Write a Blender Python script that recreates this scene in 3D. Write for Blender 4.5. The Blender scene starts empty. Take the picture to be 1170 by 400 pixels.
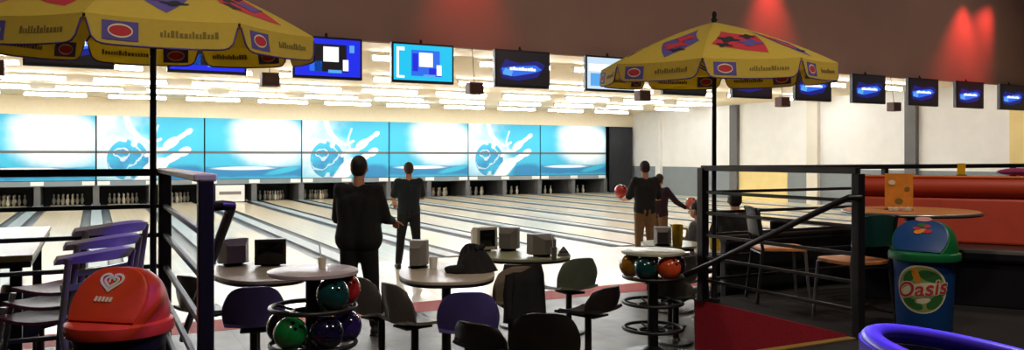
import bpy, bmesh, math, random
from mathutils import Vector, Matrix
random.seed(7)
PI = math.pi
S = bpy.context.scene
COL = S.collection

# ------------------------------------------------------------------ camera
F = 918.6                      # focal length in pixels of a 1170 px wide frame
TH = math.radians(27.44)       # the camera looks this far to the right of the lanes
EYE = 1.72                     # height over the bowling floor (platform is 0.5 m)
cam = bpy.data.cameras.new('camera')
camo = bpy.data.objects.new('camera', cam); COL.objects.link(camo)
cam.sensor_width = 36; cam.lens = 36 * F / 1170
cam.shift_y = -20 / 1170
cam.clip_start = 0.05; cam.clip_end = 200
camo.location = (0, 0, EYE)
camo.rotation_euler = (PI / 2, 0, -TH)
S.camera = camo

# ------------------------------------------------------------------ exposure / world
S.view_settings.view_transform = 'Standard'
S.view_settings.look = 'None'
S.view_settings.gamma = 1
S.view_settings.use_curve_mapping = False
S.view_settings.exposure = 0.0
w = bpy.data.worlds.new('world'); S.world = w; w.use_nodes = True
w.node_tree.nodes['Background'].inputs[0].default_value = (0.05, 0.04, 0.06, 1)
w.node_tree.nodes['Background'].inputs[1].default_value = 0.10

# ------------------------------------------------------------------ lamps
TUBE = 68.0          # strength of the strip lights over the lanes
def lamp(name, kind, loc, target, power, color, size=0.15, angle=60, blend=0.6):
    l = bpy.data.lights.new(name, kind); o = bpy.data.objects.new(name, l); COL.objects.link(o)
    l.energy = power; l.color = color; o.location = loc
    o.rotation_euler = (Vector(target) - Vector(loc)).to_track_quat('-Z', 'Y').to_euler()
    if kind == 'SPOT':
        l.spot_size = math.radians(angle); l.spot_blend = blend; l.shadow_soft_size = size
    if kind == 'AREA':
        l.shape = 'DISK'; l.size = size
    return o
WARM = (1.0, 0.84, 0.66)
# unseen long fill lamp, added to brighten the masking panels
o = lamp('masking_fill_lamp', 'AREA', (8.0, 30.9, 3.8), (8.0, 32.4, 2.1), 120, (0.92, 0.97, 1.0), 1)
o.data.shape = 'RECTANGLE'; o.data.size = 30; o.data.size_y = 0.15; o.data.spread = math.radians(75)
# red wash lamps on the bulkhead
for X, p, dx in ((-1.6, 900, 0), (5.75, 1100, 0.1), (13.0, 1600, 0.1), (19.9, 1900, -0.3), (21.2, 1900, -1.3)):
    lamp('red_wash_lamp', 'SPOT', (X, 12.5, 6.15), (X + dx, 12.95, 3.9), p * 0.26, (1, 0.07, 0.06), 0.15, 62, 1.0)
# warm hall downlights high over the platform and the seating
for X, Y, p in ((0.5, 1.5, 380), (5.0, 1.5, 400), (9.5, 4.5, 180), (1.5, 8.5, 150), (8.0, 8.5, 150), (15, 8.5, 190)):
    lamp('hall_downlight', 'SPOT', (X, Y, 5.9), (X, Y + 0.6, 0), p, WARM, 0.25, 150, 0.8)
for X in (-3.0, 2.5, 8.0, 13.5, 19.0):
    lamp('bulkhead_fill_lamp', 'SPOT', (X, 8.6, 6.1), (X, 12.98, 4.6), 270, (1, 0.84, 0.72), 0.3, 110, 1.0)  # unseen fill spots, added only to brighten the bulkhead face
# blue party spots over the platform
lamp('blue_spot', 'SPOT', (2.4, 2.6, 3.0), (-0.05, 3.95, 1.2), 230, (0.16, 0.06, 1.0), 0.06, 36, 0.6)
lamp('blue_spot', 'SPOT', (3.4, 2.6, 3.4), (2.4, 1.2, 1.1), 420, (0.14, 0.05, 1.0), 0.06, 40, 0.5)

# ------------------------------------------------------------------ helpers
def lin(c):
    c /= 255.0
    return c / 12.92 if c <= 0.04045 else ((c + 0.055) / 1.055) ** 2.4
def rgb(r, g, b): return (lin(r), lin(g), lin(b), 1)

def P(u, zc):                  # ground position of a point seen at column u, zc metres in front of the camera
    xc = (u - 585) / F * zc
    return (xc * math.cos(TH) + zc * math.sin(TH), -xc * math.sin(TH) + zc * math.cos(TH))
def Z(v, zc): return EYE - (v - 180) / F * zc
def facing(u): return -(TH + math.atan((u - 585) / F))      # turn that points +Y away from the camera

class NT:
    """tiny expression wrapper round shader math nodes"""
    def __init__(s, tree, sock): s.t = tree; s.s = sock
    def _m(s, op, b=None, c=None, clamp=False):
        n = s.t.nodes.new('ShaderNodeMath'); n.operation = op; n.use_clamp = clamp
        s.t.links.new(s.s, n.inputs[0])
        for i, x in ((1, b), (2, c)):
            if x is None: continue
            if isinstance(x, NT): s.t.links.new(x.s, n.inputs[i])
            else: n.inputs[i].default_value = x
        return NT(s.t, n.outputs[0])
    def __add__(s, b): return s._m('ADD', b)
    def __sub__(s, b): return s._m('SUBTRACT', b)
    def __mul__(s, b): return s._m('MULTIPLY', b)
    def __truediv__(s, b): return s._m('DIVIDE', b)
    def mx(s, b): return s._m('MAXIMUM', b)
    def mn(s, b): return s._m('MINIMUM', b)
    def absv(s): return s._m('ABSOLUTE')
    def sqrt(s): return s._m('SQRT')
    def sin(s): return s._m('SINE')
    def pw(s, b): return s._m('POWER', b)
    def inv(s): return (s * -1.0) + 1.0
    def step(s, a, b):          # smooth 0..1 from a to b
        n = s.t.nodes.new('ShaderNodeMapRange'); n.interpolation_type = 'SMOOTHSTEP'
        s.t.links.new(s.s, n.inputs[0]); n.inputs[1].default_value = a; n.inputs[2].default_value = b
        return NT(s.t, n.outputs[0])

def mat(name, c, rough=0.5, metal=0.0, noise=0.0, scale=8.0, spec=0.5, bump=0.0, coat=0.0, trans=0.0):
    m = bpy.data.materials.new(name); m.use_nodes = True
    t = m.node_tree; b = t.nodes['Principled BSDF']
    b.inputs['Base Color'].default_value = c
    b.inputs['Roughness'].default_value = rough; b.inputs['Metallic'].default_value = metal
    b.inputs['Specular IOR Level'].default_value = spec; b.inputs['Coat Weight'].default_value = coat
    if noise or bump:
        tc = t.nodes.new('ShaderNodeTexCoord')
        n = t.nodes.new('ShaderNodeTexNoise'); n.inputs['Scale'].default_value = scale; n.inputs['Detail'].default_value = 4
        t.links.new(tc.outputs['Object'], n.inputs['Vector'])
        if noise:
            r = t.nodes.new('ShaderNodeValToRGB')
            lo = [max(0, x * (1 - noise)) for x in c[:3]]; hi = [min(1, x * (1 + noise)) for x in c[:3]]
            r.color_ramp.elements[0].color = (*lo, 1); r.color_ramp.elements[1].color = (*hi, 1)
            r.color_ramp.elements[0].position = 0.3; r.color_ramp.elements[1].position = 0.7
            t.links.new(n.outputs[0], r.inputs[0]); t.links.new(r.outputs[0], b.inputs['Base Color'])
        if bump:
            bp = t.nodes.new('ShaderNodeBump'); bp.inputs['Strength'].default_value = bump; bp.inputs['Distance'].default_value = 0.01
            t.links.new(n.outputs[0], bp.inputs['Height']); t.links.new(bp.outputs[0], b.inputs['Normal'])
    if trans:
        tr = t.nodes.new('ShaderNodeBsdfTranslucent'); tr.inputs[0].default_value = c
        mxn = t.nodes.new('ShaderNodeMixShader'); mxn.inputs[0].default_value = trans
        t.links.new(b.outputs[0], mxn.inputs[1]); t.links.new(tr.outputs[0], mxn.inputs[2])
        t.links.new(mxn.outputs[0], t.nodes['Material Output'].inputs[0])
    return m

def emit(name, c, strength):
    m = bpy.data.materials.new(name); m.use_nodes = True
    b = m.node_tree.nodes['Principled BSDF']
    b.inputs['Base Color'].default_value = (0.02, 0.02, 0.02, 1)
    b.inputs['Emission Color'].default_value = c; b.inputs['Emission Strength'].default_value = strength
    return m

def wood(name, c1, c2, rough, axis='Y', plank=0.1, coat=0.0, spec=0.5):
    m = bpy.data.materials.new(name); m.use_nodes = True
    t = m.node_tree; b = t.nodes['Principled BSDF']
    tc = t.nodes.new('ShaderNodeTexCoord'); sp = t.nodes.new('ShaderNodeSeparateXYZ')
    t.links.new(tc.outputs['Object'], sp.inputs[0])
    across = NT(t, sp.outputs['X' if axis == 'Y' else 'Y'])
    k = (across / plank)._m('FLOOR')
    wn = t.nodes.new('ShaderNodeTexWhiteNoise'); wn.noise_dimensions = '1D'; t.links.new(k.s, wn.inputs['W'])
    mp = t.nodes.new('ShaderNodeMapping'); mp.inputs['Scale'].default_value = (30, 1.5, 8) if axis == 'Y' else (1.5, 30, 8)
    t.links.new(tc.outputs['Object'], mp.inputs[0])
    ns = t.nodes.new('ShaderNodeTexNoise'); ns.inputs['Scale'].default_value = 1.0; ns.inputs['Detail'].default_value = 5
    t.links.new(mp.outputs[0], ns.inputs['Vector'])
    fac = NT(t, wn.outputs['Value']) * 0.6 + NT(t, ns.outputs[0]) * 0.5
    mx = t.nodes.new('ShaderNodeMix'); mx.data_type = 'RGBA'
    t.links.new(fac.s, mx.inputs[0]); mx.inputs[6].default_value = c1; mx.inputs[7].default_value = c2
    t.links.new(mx.outputs[2], b.inputs['Base Color'])
    b.inputs['Roughness'].default_value = rough; b.inputs['Coat Weight'].default_value = coat
    b.inputs['Specular IOR Level'].default_value = spec
    return m

class MB:
    """collects shapes; build() links them as one mesh object"""
    def __init__(s): s.v = []; s.f = []; s.mi = []; s.cur = 0
    def add(s, vs, fs):
        o = len(s.v); s.v += [tuple(x) for x in vs]
        for f in fs: s.f.append(tuple(i + o for i in f)); s.mi.append(s.cur)
        return s
    def box(s, c, d, rz=0.0, rx=0.0, ry=0.0):
        R = Matrix.Rotation(rz, 3, 'Z') @ Matrix.Rotation(ry, 3, 'Y') @ Matrix.Rotation(rx, 3, 'X')
        vs = [Vector(c) + R @ Vector((d[0] * x / 2, d[1] * y / 2, d[2] * z / 2)) for x in (-1, 1) for y in (-1, 1) for z in (-1, 1)]
        return s.add(vs, [(0, 1, 3, 2), (4, 6, 7, 5), (0, 4, 5, 1), (2, 3, 7, 6), (0, 2, 6, 4), (1, 5, 7, 3)])
    def span(s, a, b):
        return s.box([(a[i] + b[i]) / 2 for i in range(3)], [abs(b[i] - a[i]) for i in range(3)])
    def tube(s, pts, r, n=10, cap=True, sy=1.0):
        pts = [Vector(p) for p in pts]; rs = r if isinstance(r, (list, tuple)) else [r] * len(pts)
        rings = []; up = None
        for i, p in enumerate(pts):
            d = (pts[min(i + 1, len(pts) - 1)] - pts[max(i - 1, 0)]).normalized()
            if up is None:
                a = Vector((0, 0, 1)) if abs(d.z) < 0.9 else Vector((0, 1, 0))
                up = (a - d * a.dot(d)).normalized()
            else:
                up = (up - d * up.dot(d)).normalized()
            sd = d.cross(up)
            rings.append([p + (up * math.cos(2 * PI * k / n) + sd * math.sin(2 * PI * k / n) * sy) * rs[i] for k in range(n)])
        vs = [q for rg in rings for q in rg]; fs = []
        for i in range(len(pts) - 1):
            for k in range(n):
                a = i * n + k; b = i * n + (k + 1) % n
                fs.append((a, b, b + n, a + n))
        if cap:
            fs.append(tuple(range(n))[::-1]); fs.append(tuple((len(pts) - 1) * n + k for k in range(n)))
        return s.add(vs, fs)
    def ring(s, c, R, r, n=40, m=8, a0=0.0, a1=2 * PI):
        full = abs(a1 - a0 - 2 * PI) < 1e-6
        cnt = n if full else n + 1
        vs = []; fs = []
        for i in range(cnt):
            a = a0 + (a1 - a0) * i / n
            for k in range(m):
                b = 2 * PI * k / m; q = R + r * math.cos(b)
                vs.append((c[0] + q * math.cos(a), c[1] + q * math.sin(a), c[2] + r * math.sin(b)))
        for i in range(n):
            for k in range(m):
                A = i * m + k; B = i * m + (k + 1) % m; C = ((i + 1) % cnt) * m
                fs.append((A, C + k, C + (k + 1) % m, B))
        if not full:
            fs.append(tuple(range(m))); fs.append(tuple(n * m + k for k in range(m))[::-1])
        return s.add(vs, fs)
    def lathe(s, prof, c=(0, 0, 0), n=32, sx=1.0, sy=1.0):
        vs = []; fs = []
        for r, z in prof:
            for k in range(n):
                a = 2 * PI * k / n
                vs.append((c[0] + r * sx * math.cos(a), c[1] + r * sy * math.sin(a), c[2] + z))
        for i in range(len(prof) - 1):
            for k in range(n):
                a = i * n + k; b = i * n + (k + 1) % n
                fs.append((a, b, b + n, a + n))
        fs.append(tuple(range(n))[::-1]); fs.append(tuple((len(prof) - 1) * n + k for k in range(n)))
        return s.add(vs, fs)
    def ball(s, c, r, n=20, m=12, sc=(1, 1, 1), R=None):
        vs = []; fs = []
        def tr(v):
            v = Vector((v[0] * sc[0], v[1] * sc[1], v[2] * sc[2]))
            if R: v = R @ v
            return v + Vector(c)
        vs.append(tr((0, 0, -r)))
        for i in range(1, m):
            b = -PI / 2 + PI * i / m
            for k in range(n):
                a = 2 * PI * k / n
                vs.append(tr((r * math.cos(b) * math.cos(a), r * math.cos(b) * math.sin(a), r * math.sin(b))))
        vs.append(tr((0, 0, r)))
        for k in range(n): fs.append((0, 1 + (k + 1) % n, 1 + k))
        for i in range(m - 2):
            for k in range(n):
                a = 1 + i * n + k; b = 1 + i * n + (k + 1) % n
                fs.append((a, b, b + n, a + n))
        top = len(vs) - 1; o = 1 + (m - 2) * n
        for k in range(n): fs.append((o + k, o + (k + 1) % n, top))
        return s.add(vs, fs)
    def prism(s, pts, z0, z1):
        n = len(pts)
        vs = [(x, y, z0) for x, y in pts] + [(x, y, z1) for x, y in pts]
        fs = [tuple(range(n))[::-1], tuple(range(n, 2 * n))] + [(k, (k + 1) % n, n + (k + 1) % n, n + k) for k in range(n)]
        return s.add(vs, fs)
    def sheet(s, fn, nu, nv, th):          # fn(s in -1..1, t in 0..1) -> point; closed slab of thickness th
        pts = [[Vector(fn(-1 + 2 * i / nu, j / nv)) for j in range(nv + 1)] for i in range(nu + 1)]
        nr = [[None] * (nv + 1) for _ in range(nu + 1)]
        for i in range(nu + 1):
            for j in range(nv + 1):
                a = pts[min(i + 1, nu)][j] - pts[max(i - 1, 0)][j]; b = pts[i][min(j + 1, nv)] - pts[i][max(j - 1, 0)]
                c = a.cross(b); nr[i][j] = c.normalized() if c.length > 1e-9 else Vector((0, 0, 1))
        W = nv + 1; N = (nu + 1) * W
        vs = [pts[i][j] + nr[i][j] * th / 2 for i in range(nu + 1) for j in range(W)] + [pts[i][j] - nr[i][j] * th / 2 for i in range(nu + 1) for j in range(W)]
        fs = []
        for i in range(nu):
            for j in range(nv):
                a = i * W + j
                fs.append((a, a + W, a + W + 1, a + 1)); fs.append((N + a, N + a + 1, N + a + W + 1, N + a + W))
        for i in range(nu):
            a = i * W; fs.append((a, N + a, N + a + W, a + W)); a = i * W + nv; fs.append((a, a + W, N + a + W, N + a))
        for j in range(nv):
            a = j; fs.append((a, a + 1, N + a + 1, N + a)); a = nu * W + j; fs.append((a, N + a, N + a + 1, a + 1))
        return s.add(vs, fs)
    def build(s, name, m, parent=None, loc=None, smooth=None, bevel=0.0, rz=0.0):
        me = bpy.data.meshes.new(name); me.from_pydata(s.v, [], s.f)
        ms = m if isinstance(m, (list, tuple)) else [m]
        for x in ms: me.materials.append(x)
        for p, i in zip(me.polygons, s.mi): p.material_index = i
        me.validate(); me.update()
        bm = bmesh.new(); bm.from_mesh(me); bmesh.ops.recalc_face_normals(bm, faces=bm.faces); bm.to_mesh(me); bm.free()
        if smooth is not None:
            me.shade_smooth(); me.set_sharp_from_angle(angle=math.radians(smooth))
        o = bpy.data.objects.new(name, me); COL.objects.link(o)
        if parent: o.parent = parent
        if loc is not None: o.location = loc
        o.rotation_euler.z = rz
        if bevel:
            b = o.modifiers.new('bevel', 'BEVEL'); b.width = bevel; b.segments = 2; b.limit_method = 'ANGLE'; b.angle_limit = math.radians(40)
        return o

def tag(o, label=None, cat=None, group=None, kind=None):
    if label: o['label'] = label
    if cat: o['category'] = cat
    if group: o['group'] = group
    if kind: o['kind'] = kind
    return o
def struct(o): o['kind'] = 'structure'; return o
def thing(name, label, cat, loc=(0, 0, 0), rz=0.0, group=None):
    o = bpy.data.objects.new(name, None); COL.objects.link(o); o.empty_display_size = 0.1
    o.location = loc; o.rotation_euler.z = rz
    return tag(o, label, cat, group)
def dup(root, loc, rz=0.0, label=None, group=None):
    def cp(o, par):
        c = o.copy(); COL.objects.link(c); c.parent = par
        for ch in [x for x in bpy.data.objects if x.parent == o]: cp(ch, c)
        return c
    r = cp(root, None); r.location = loc; r.rotation_euler.z = rz
    if label: r['label'] = label
    if group: r['group'] = group
    return r
def recolor(root, part, m):
    for ch in list(bpy.data.objects):
        if ch.parent == root and ch.name.split('.')[0] == part:
            ch.data = ch.data.copy(); ch.data.materials[0] = m
def text_mesh(txt, size, bold=0.0, shear=0.0):
    c = bpy.data.curves.new('lettering', 'FONT'); c.body = txt; c.size = size; c.align_x = 'CENTER'; c.align_y = 'CENTER'
    c.offset = bold; c.shear = shear; c.resolution_u = 4
    o = bpy.data.objects.new('lettering', c); COL.objects.link(o)
    dg = bpy.context.evaluated_depsgraph_get()
    me = bpy.data.meshes.new_from_object(o.evaluated_get(dg))
    vs = [tuple(v.co) for v in me.vertices]; fs = [tuple(p.vertices) for p in me.polygons]
    bpy.data.objects.remove(o); bpy.data.curves.remove(c); bpy.data.meshes.remove(me)
    return vs, fs

# ------------------------------------------------------------------ materials
M = {}
M['cream'] = mat('cream_paint', rgb(236, 222, 192), 0.8, noise=0.03)
M['white_wall'] = mat('white_paint', rgb(245, 244, 240), 0.8, noise=0.03, scale=2)
M['beige_wall'] = mat('beige_paint', rgb(226, 220, 204), 0.8, noise=0.03, scale=2)
M['grey_wall'] = mat('grey_paint', rgb(130, 138, 142), 0.7, noise=0.04, scale=2)
M['yellow_wall'] = mat('yellow_paint', rgb(242, 218, 150), 0.7, noise=0.04, scale=2)
M['dark_grey_wall'] = mat('dark_grey_paint', rgb(98, 98, 98), 0.7, noise=0.05)
M['bulkhead'] = mat('brown_paint', rgb(150, 118, 106), 0.75, noise=0.03, scale=1.5)
M['hall_dark'] = mat('dark_plaster', rgb(60, 50, 48), 0.9, noise=0.05)
M['black'] = mat('black_paint', rgb(20, 20, 22), 0.5, noise=0.1)
M['curtain'] = mat('black_cloth', rgb(30, 30, 33), 0.9, noise=0.15, scale=3)
M['rail'] = mat('black_metal', rgb(22, 20, 28), 0.4, noise=0.1)
M['rail_light'] = mat('pale_metal', rgb(190, 180, 165), 0.45, noise=0.05)
M['lane'] = wood('lane_maple', rgb(222, 204, 168), rgb(234, 218, 186), 0.22, plank=0.027, coat=0.3)
M['approach'] = wood('approach_maple', rgb(234, 220, 188), rgb(244, 232, 206), 0.25, plank=0.06, coat=0.2)
M['gutter'] = mat('gutter_grey', rgb(40, 40, 42), 0.4, noise=0.08)
M['cap'] = mat('divider_grey', rgb(134, 146, 150), 0.35, noise=0.05)
M['tile'] = None
M['stripe'] = mat('red_stripe', rgb(186, 50, 38), 0.6, noise=0.06, spec=0.2)
M['carpet'] = mat('red_carpet', rgb(178, 30, 52), 0.95, noise=0.15, scale=60, bump=0.3)
M['platform'] = mat('dark_carpet', rgb(20, 17, 20), 0.9, noise=0.2, scale=40, bump=0.2)
M['nosing'] = mat('brass_nosing', rgb(190, 150, 70), 0.4, 0.5, noise=0.1)
M['steel'] = mat('grey_steel', rgb(150, 150, 155), 0.3, 0.8, noise=0.05)
M['plastic_black'] = mat('black_plastic', rgb(24, 24, 27), 0.4, noise=0.1)
M['plastic_grey'] = mat('grey_plastic', rgb(120, 116, 112), 0.45, noise=0.06)
M['plastic_cream'] = mat('cream_plastic', rgb(215, 208, 186), 0.5, noise=0.04)
M['shell_purple'] = mat('purple_shell', rgb(80, 72, 138), 0.4, noise=0.08)
M['shell_grey'] = mat('charcoal_shell', rgb(98, 96, 92), 0.4, noise=0.08)
M['shell_green'] = mat('grey_green_shell', rgb(126, 138, 122), 0.4, noise=0.08)
M['shell_brown'] = mat('taupe_shell', rgb(150, 136, 120), 0.4, noise=0.08)
M['shell_maroon'] = mat('maroon_shell', rgb(76, 36, 58), 0.4, noise=0.08)
M['shell_navy'] = mat('navy_shell', rgb(36, 36, 74), 0.4, noise=0.08)
M['table_top'] = mat('laminate_top', rgb(188, 178, 164), 0.35, noise=0.05, scale=14)
M['table_green'] = mat('pale_green_laminate', rgb(176, 180, 150), 0.35, noise=0.05, scale=14)
M['table_wood'] = wood('table_wood', rgb(196, 122, 62), rgb(216, 148, 84), 0.4, 'X', 0.4)
M['counter'] = wood('counter_wood', rgb(226, 200, 158), rgb(240, 218, 180), 0.35, 'X', 0.5)
M['orange'] = mat('orange_vinyl', rgb(196, 62, 32), 0.5, noise=0.06)
M['orange_top'] = mat('light_orange_vinyl', rgb(226, 112, 52), 0.5, noise=0.05)
M['black_vinyl'] = mat('black_vinyl', rgb(22, 22, 26), 0.4, noise=0.1)
M['screen_off'] = mat('dark_glass', rgb(8, 8, 10), 0.12)
M['white'] = mat('white_plastic', rgb(235, 235, 230), 0.4, noise=0.02)
M['red_pl'] = mat('red_plastic', rgb(206, 60, 40), 0.4, noise=0.04)
M['green_pl'] = mat('green_plastic', rgb(20, 112, 62), 0.4, noise=0.05)
M['blue_pl'] = mat('blue_plastic', rgb(20, 72, 140), 0.4, noise=0.05)
M['yellow_pl'] = mat('yellow_plastic', rgb(226, 190, 40), 0.4, noise=0.05)
M['skin'] = mat('skin', rgb(196, 140, 112), 0.55, noise=0.05, scale=20)
M['hair'] = mat('dark_hair', rgb(26, 20, 18), 0.6, noise=0.2, scale=60)
M['hair_brown'] = mat('brown_hair', rgb(60, 42, 32), 0.6, noise=0.2, scale=60)
M['cloth_black'] = mat('black_jersey', rgb(24, 24, 28), 0.9, noise=0.15, scale=20)
M['cloth_teal'] = mat('dark_teal_jersey', rgb(26, 36, 42), 0.9, noise=0.15, scale=20)
M['cloth_grey'] = mat('grey_jersey', rgb(112, 110, 116), 0.9, noise=0.1, scale=20)
M['cloth_maroon'] = mat('maroon_jersey', rgb(48, 22, 34), 0.9, noise=0.15, scale=20)
M['khaki'] = mat('khaki_cloth', rgb(120, 92, 62), 0.9, noise=0.1, scale=20)
M['jeans'] = mat('black_jeans', rgb(18, 18, 22), 0.9, noise=0.15, scale=20)
M['shoe'] = mat('dark_leather', rgb(26, 24, 26), 0.5, noise=0.1)
M['eye'] = mat('dark_eye', rgb(20, 16, 14), 0.2)

def tile_mat():
    m = bpy.data.materials.new('grey_tile'); m.use_nodes = True
    t = m.node_tree; b = t.nodes['Principled BSDF']
    tc = t.nodes.new('ShaderNodeTexCoord')
    br = t.nodes.new('ShaderNodeTexBrick'); br.offset = 0.0
    br.inputs['Color1'].default_value = rgb(86, 82, 74); br.inputs['Color2'].default_value = rgb(93, 88, 79)
    br.inputs['Mortar'].default_value = rgb(68, 65, 60)
    br.inputs['Scale'].default_value = 1.0; br.inputs['Brick Width'].default_value = 0.4; br.inputs['Row Height'].default_value = 0.4
    br.inputs['Mortar Size'].default_value = 0.004
    t.links.new(tc.outputs['Object'], br.inputs['Vector']); t.links.new(br.outputs[0], b.inputs['Base Color'])
    n = t.nodes.new('ShaderNodeTexNoise'); n.inputs['Scale'].default_value = 3
    t.links.new(tc.outputs['Object'], n.inputs['Vector'])
    t.links.new((NT(t, n.outputs[0]) * 0.25 + 0.28).s, b.inputs['Roughness'])
    b.inputs['Specular IOR Level'].default_value = 0.3
    return m
M['tile'] = tile_mat()

def mask_mat(kind):
    """printed masking graphic: x 0..3.6, z 0..2.32 in the panel's own coordinates"""
    m = bpy.data.materials.new('printed_%s_graphic' % kind); m.use_nodes = True
    t = m.node_tree; b = t.nodes['Principled BSDF']; b.inputs['Roughness'].default_value = 0.6
    tc = t.nodes.new('ShaderNodeTexCoord'); sp = t.nodes.new('ShaderNodeSeparateXYZ')
    t.links.new(tc.outputs['Object'], sp.inputs[0])
    x = NT(t, sp.outputs[0]); z = NT(t, sp.outputs[2])
    nz = t.nodes.new('ShaderNodeTexNoise'); nz.inputs['Scale'].default_value = 1.6; nz.inputs['Detail'].default_value = 4
    t.links.new(tc.outputs['Object'], nz.inputs['Vector']); n = NT(t, nz.outputs[0]) - 0.5
    def mix(fac, a, c):
        k = t.nodes.new('ShaderNodeMix'); k.data_type = 'RGBA'
        t.links.new(fac.s, k.inputs[0])
        for i, q in ((6, a), (7, c)):
            if isinstance(q, tuple): k.inputs[i].default_value = q
            else: t.links.new(q, k.inputs[i])
        return k.outputs[2]
    cyan = rgb(60, 178, 212); deep = rgb(42, 128, 180); pale = rgb(248, 250, 250); aqua = rgb(130, 214, 232)
    def ell(cx, cz, rx, rz, ang=0.0):
        ca, sa = math.cos(ang), math.sin(ang)
        dx = x - cx; dz = z - cz
        a = (dx * ca + dz * sa) / rx; c = (dz * ca - dx * sa) / rz
        return (a * a + c * c).sqrt()
    def bolt(pts, wd):
        out = None
        for (x0, z0), (x1, z1) in zip(pts, pts[1:]):
            L2 = (x1 - x0) ** 2 + (z1 - z0) ** 2
            u = ((((x - x0) * (x1 - x0)) + ((z - z0) * (z1 - z0))) / L2)._m('ADD', 0.0, clamp=True)
            dx = x - x0 - u * (x1 - x0) + n * 0.12; dz = z - z0 - u * (z1 - z0)
            d = (dx * dx + dz * dz).sqrt().step(wd, wd * 0.25)
            out = d if out is None else out.mx(d)
        return out
    if kind == 'glow':
        c = mix(ell(2.35, 1.55, 1.9, 1.5, -0.25).__add__(n * 0.3).step(0.98, 0.42), cyan, pale)
        c = mix(ell(0.0, 0.2, 1.3, 2.6).step(1.1, 0.2) * 0.55, c, cyan)
        c = mix((z + n * 0.25).step(0.52, 0.40), c, deep)
        c = mix(ell(1.4, 0.40, 1.25, 0.075).step(1.1, 0.6), c, pale)
        c = mix(ell(2.9, 0.30, 0.8, 0.12, 0.2).step(1.1, 0.6), c, cyan)
        c = mix((z + n * 0.2).step(0.13, 0.05) * 0.6, c, cyan)
    else:
        c = mix((x * 0.5 + z * -0.35 + n * 0.9).step(0.35, -1.1), cyan, pale)
        c = mix((ell(2.9, 0.15, 0.95, 0.5).__add__(n * 0.6)).step(1.0, 0.6), c, deep)
        halo = ell(1.0, 0.80, 1.05, 1.0).__add__(n * 0.5)
        c = mix(halo.step(1.30, 0.55) * 0.6, c, pale)
        disc = ell(1.0, 0.74, 0.70, 0.76)
        c = mix(disc.step(1.0, 0.96), c, mix((n * 3.0 + z * 0.6).step(-0.2, 1.0), deep, cyan))
        swirl = (ell(0.75, 0.95, 0.7, 0.7) * 9.0 + n * 14.0).sin().step(0.72, 1.0) * disc.step(1.0, 0.9)
        c = mix(swirl * 0.5, c, pale)
        c = mix(bolt([(0.95, 2.32), (1.05, 1.9), (1.35, 1.6), (1.2, 1.3)], 0.13), c, pale)
        c = mix(bolt([(1.35, 1.6), (1.75, 1.35), (2.1, 1.5)], 0.07), c, pale)
        c = mix(bolt([(2.0, 2.0), (1.85, 1.5), (1.95, 1.2)], 0.06) * 0.6, c, pale)
        c = mix(bolt([(0.1, 1.3), (0.5, 1.55), (0.9, 1.45)], 0.09), c, pale)
        c = mix(bolt([(1.6, 0.9), (1.9, 1.1), (2.3, 1.15)], 0.10), c, pale)
        # two flying pins, neck and belly
        for (px, pz, an, q) in ((2.72, 1.55, 0.62, 1.0), (2.35, 0.72, 0.52, 1.55)):
            ca, sa = math.cos(an), math.sin(an)
            for d, rx, rz in ((-0.32, 0.34, 0.17), (0.12, 0.32, 0.09), (0.42, 0.17, 0.105)):
                c = mix(ell(px + d * ca * q, pz + d * sa * q, rx * q, rz * q, an).step(1.05, 0.85), c, pale)
        c = mix(ell(1.75, 0.25, 0.75, 0.28, 0.7).__add__(n * 0.4).step(1.1, 0.7), c, pale)
    t.links.new(c, b.inputs['Base Color'])
    return m
M['mask_glow'] = mask_mat('glow'); M['mask_ball'] = mask_mat('ball')

def fabric_mat(name, c):
    return mat(name, c, 0.8, noise=0.05, scale=30, trans=0.5)
M['canopy'] = fabric_mat('yellow_canvas', rgb(236, 216, 100))
M['piping'] = mat('violet_piping', rgb(92, 72, 150), 0.8, noise=0.05)
M['print_blue'] = mat('violet_print', rgb(92, 80, 160), 0.8, noise=0.06)
M['print_red'] = mat('red_print', rgb(196, 50, 66), 0.8, noise=0.06)
M['print_black'] = mat('dark_print', rgb(34, 34, 52), 0.8, noise=0.06)
M['print_olive'] = mat('olive_print', rgb(128, 108, 44), 0.8, noise=0.06)
M['print_cream'] = mat('cream_print', rgb(232, 226, 190), 0.7, noise=0.04)
M['print_green'] = mat('leaf_print', rgb(44, 110, 48), 0.7, noise=0.1)
M['print_orange'] = mat('orange_print', rgb(232, 150, 40), 0.7, noise=0.05)

# ================================================================== the setting
D = 32.4; XW = 23.5; XL = -7.25; YN = -3.5
FL = 12.8
# floors
struct(MB().span((XL, YN, -0.2), (XW, 8.42, 0)).build('floor_lounge', M['tile']))
struct(MB().span((XL, 8.42, -0.2), (XW, 9.0, 0.002)).build('floor_stripe', M['stripe']))
struct(MB().span((XL, 9.0, -0.2), (XW, FL, 0.0)).build('floor_approach', M['approach']))
struct(MB().span((XL, FL, -0.3), (XW, D + 2.2, -0.12)).build('floor_under_lanes', M['gutter']))
N0, N1 = -4, 12
for n in range(N0, N1):
    x0 = 0.05 + 1.825 * n; xc = x0 + 0.9125
    ln = struct(MB().span((xc - 0.533, FL, -0.12), (xc + 0.533, D + 1.0, 0.0)).build('bowling_lane', M['lane']))
    g = MB()
    for s in (-1, 1):
        prof = []
        for k in range(9):
            a = PI * k / 8
            prof.append((xc + s * 0.6505 + 0.1175 * math.cos(a), -0.005 - 0.085 * math.sin(a)))
        g.add([(px, yy, pz) for yy in (FL, D + 1.0) for px, pz in prof], [(k, k + 1, k + 10, k + 9) for k in range(8)])
    struct(g.build('lane_gutter', M['gutter'], smooth=60))
for n in range(N0, N1 + 1):
    x0 = 0.05 + 1.825 * n
    struct(MB().span((x0 - 0.142, FL, -0.12), (x0 + 0.142, D + 1.0, 0.02)).build('lane_divider', M['cap'], bevel=0.01))
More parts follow.
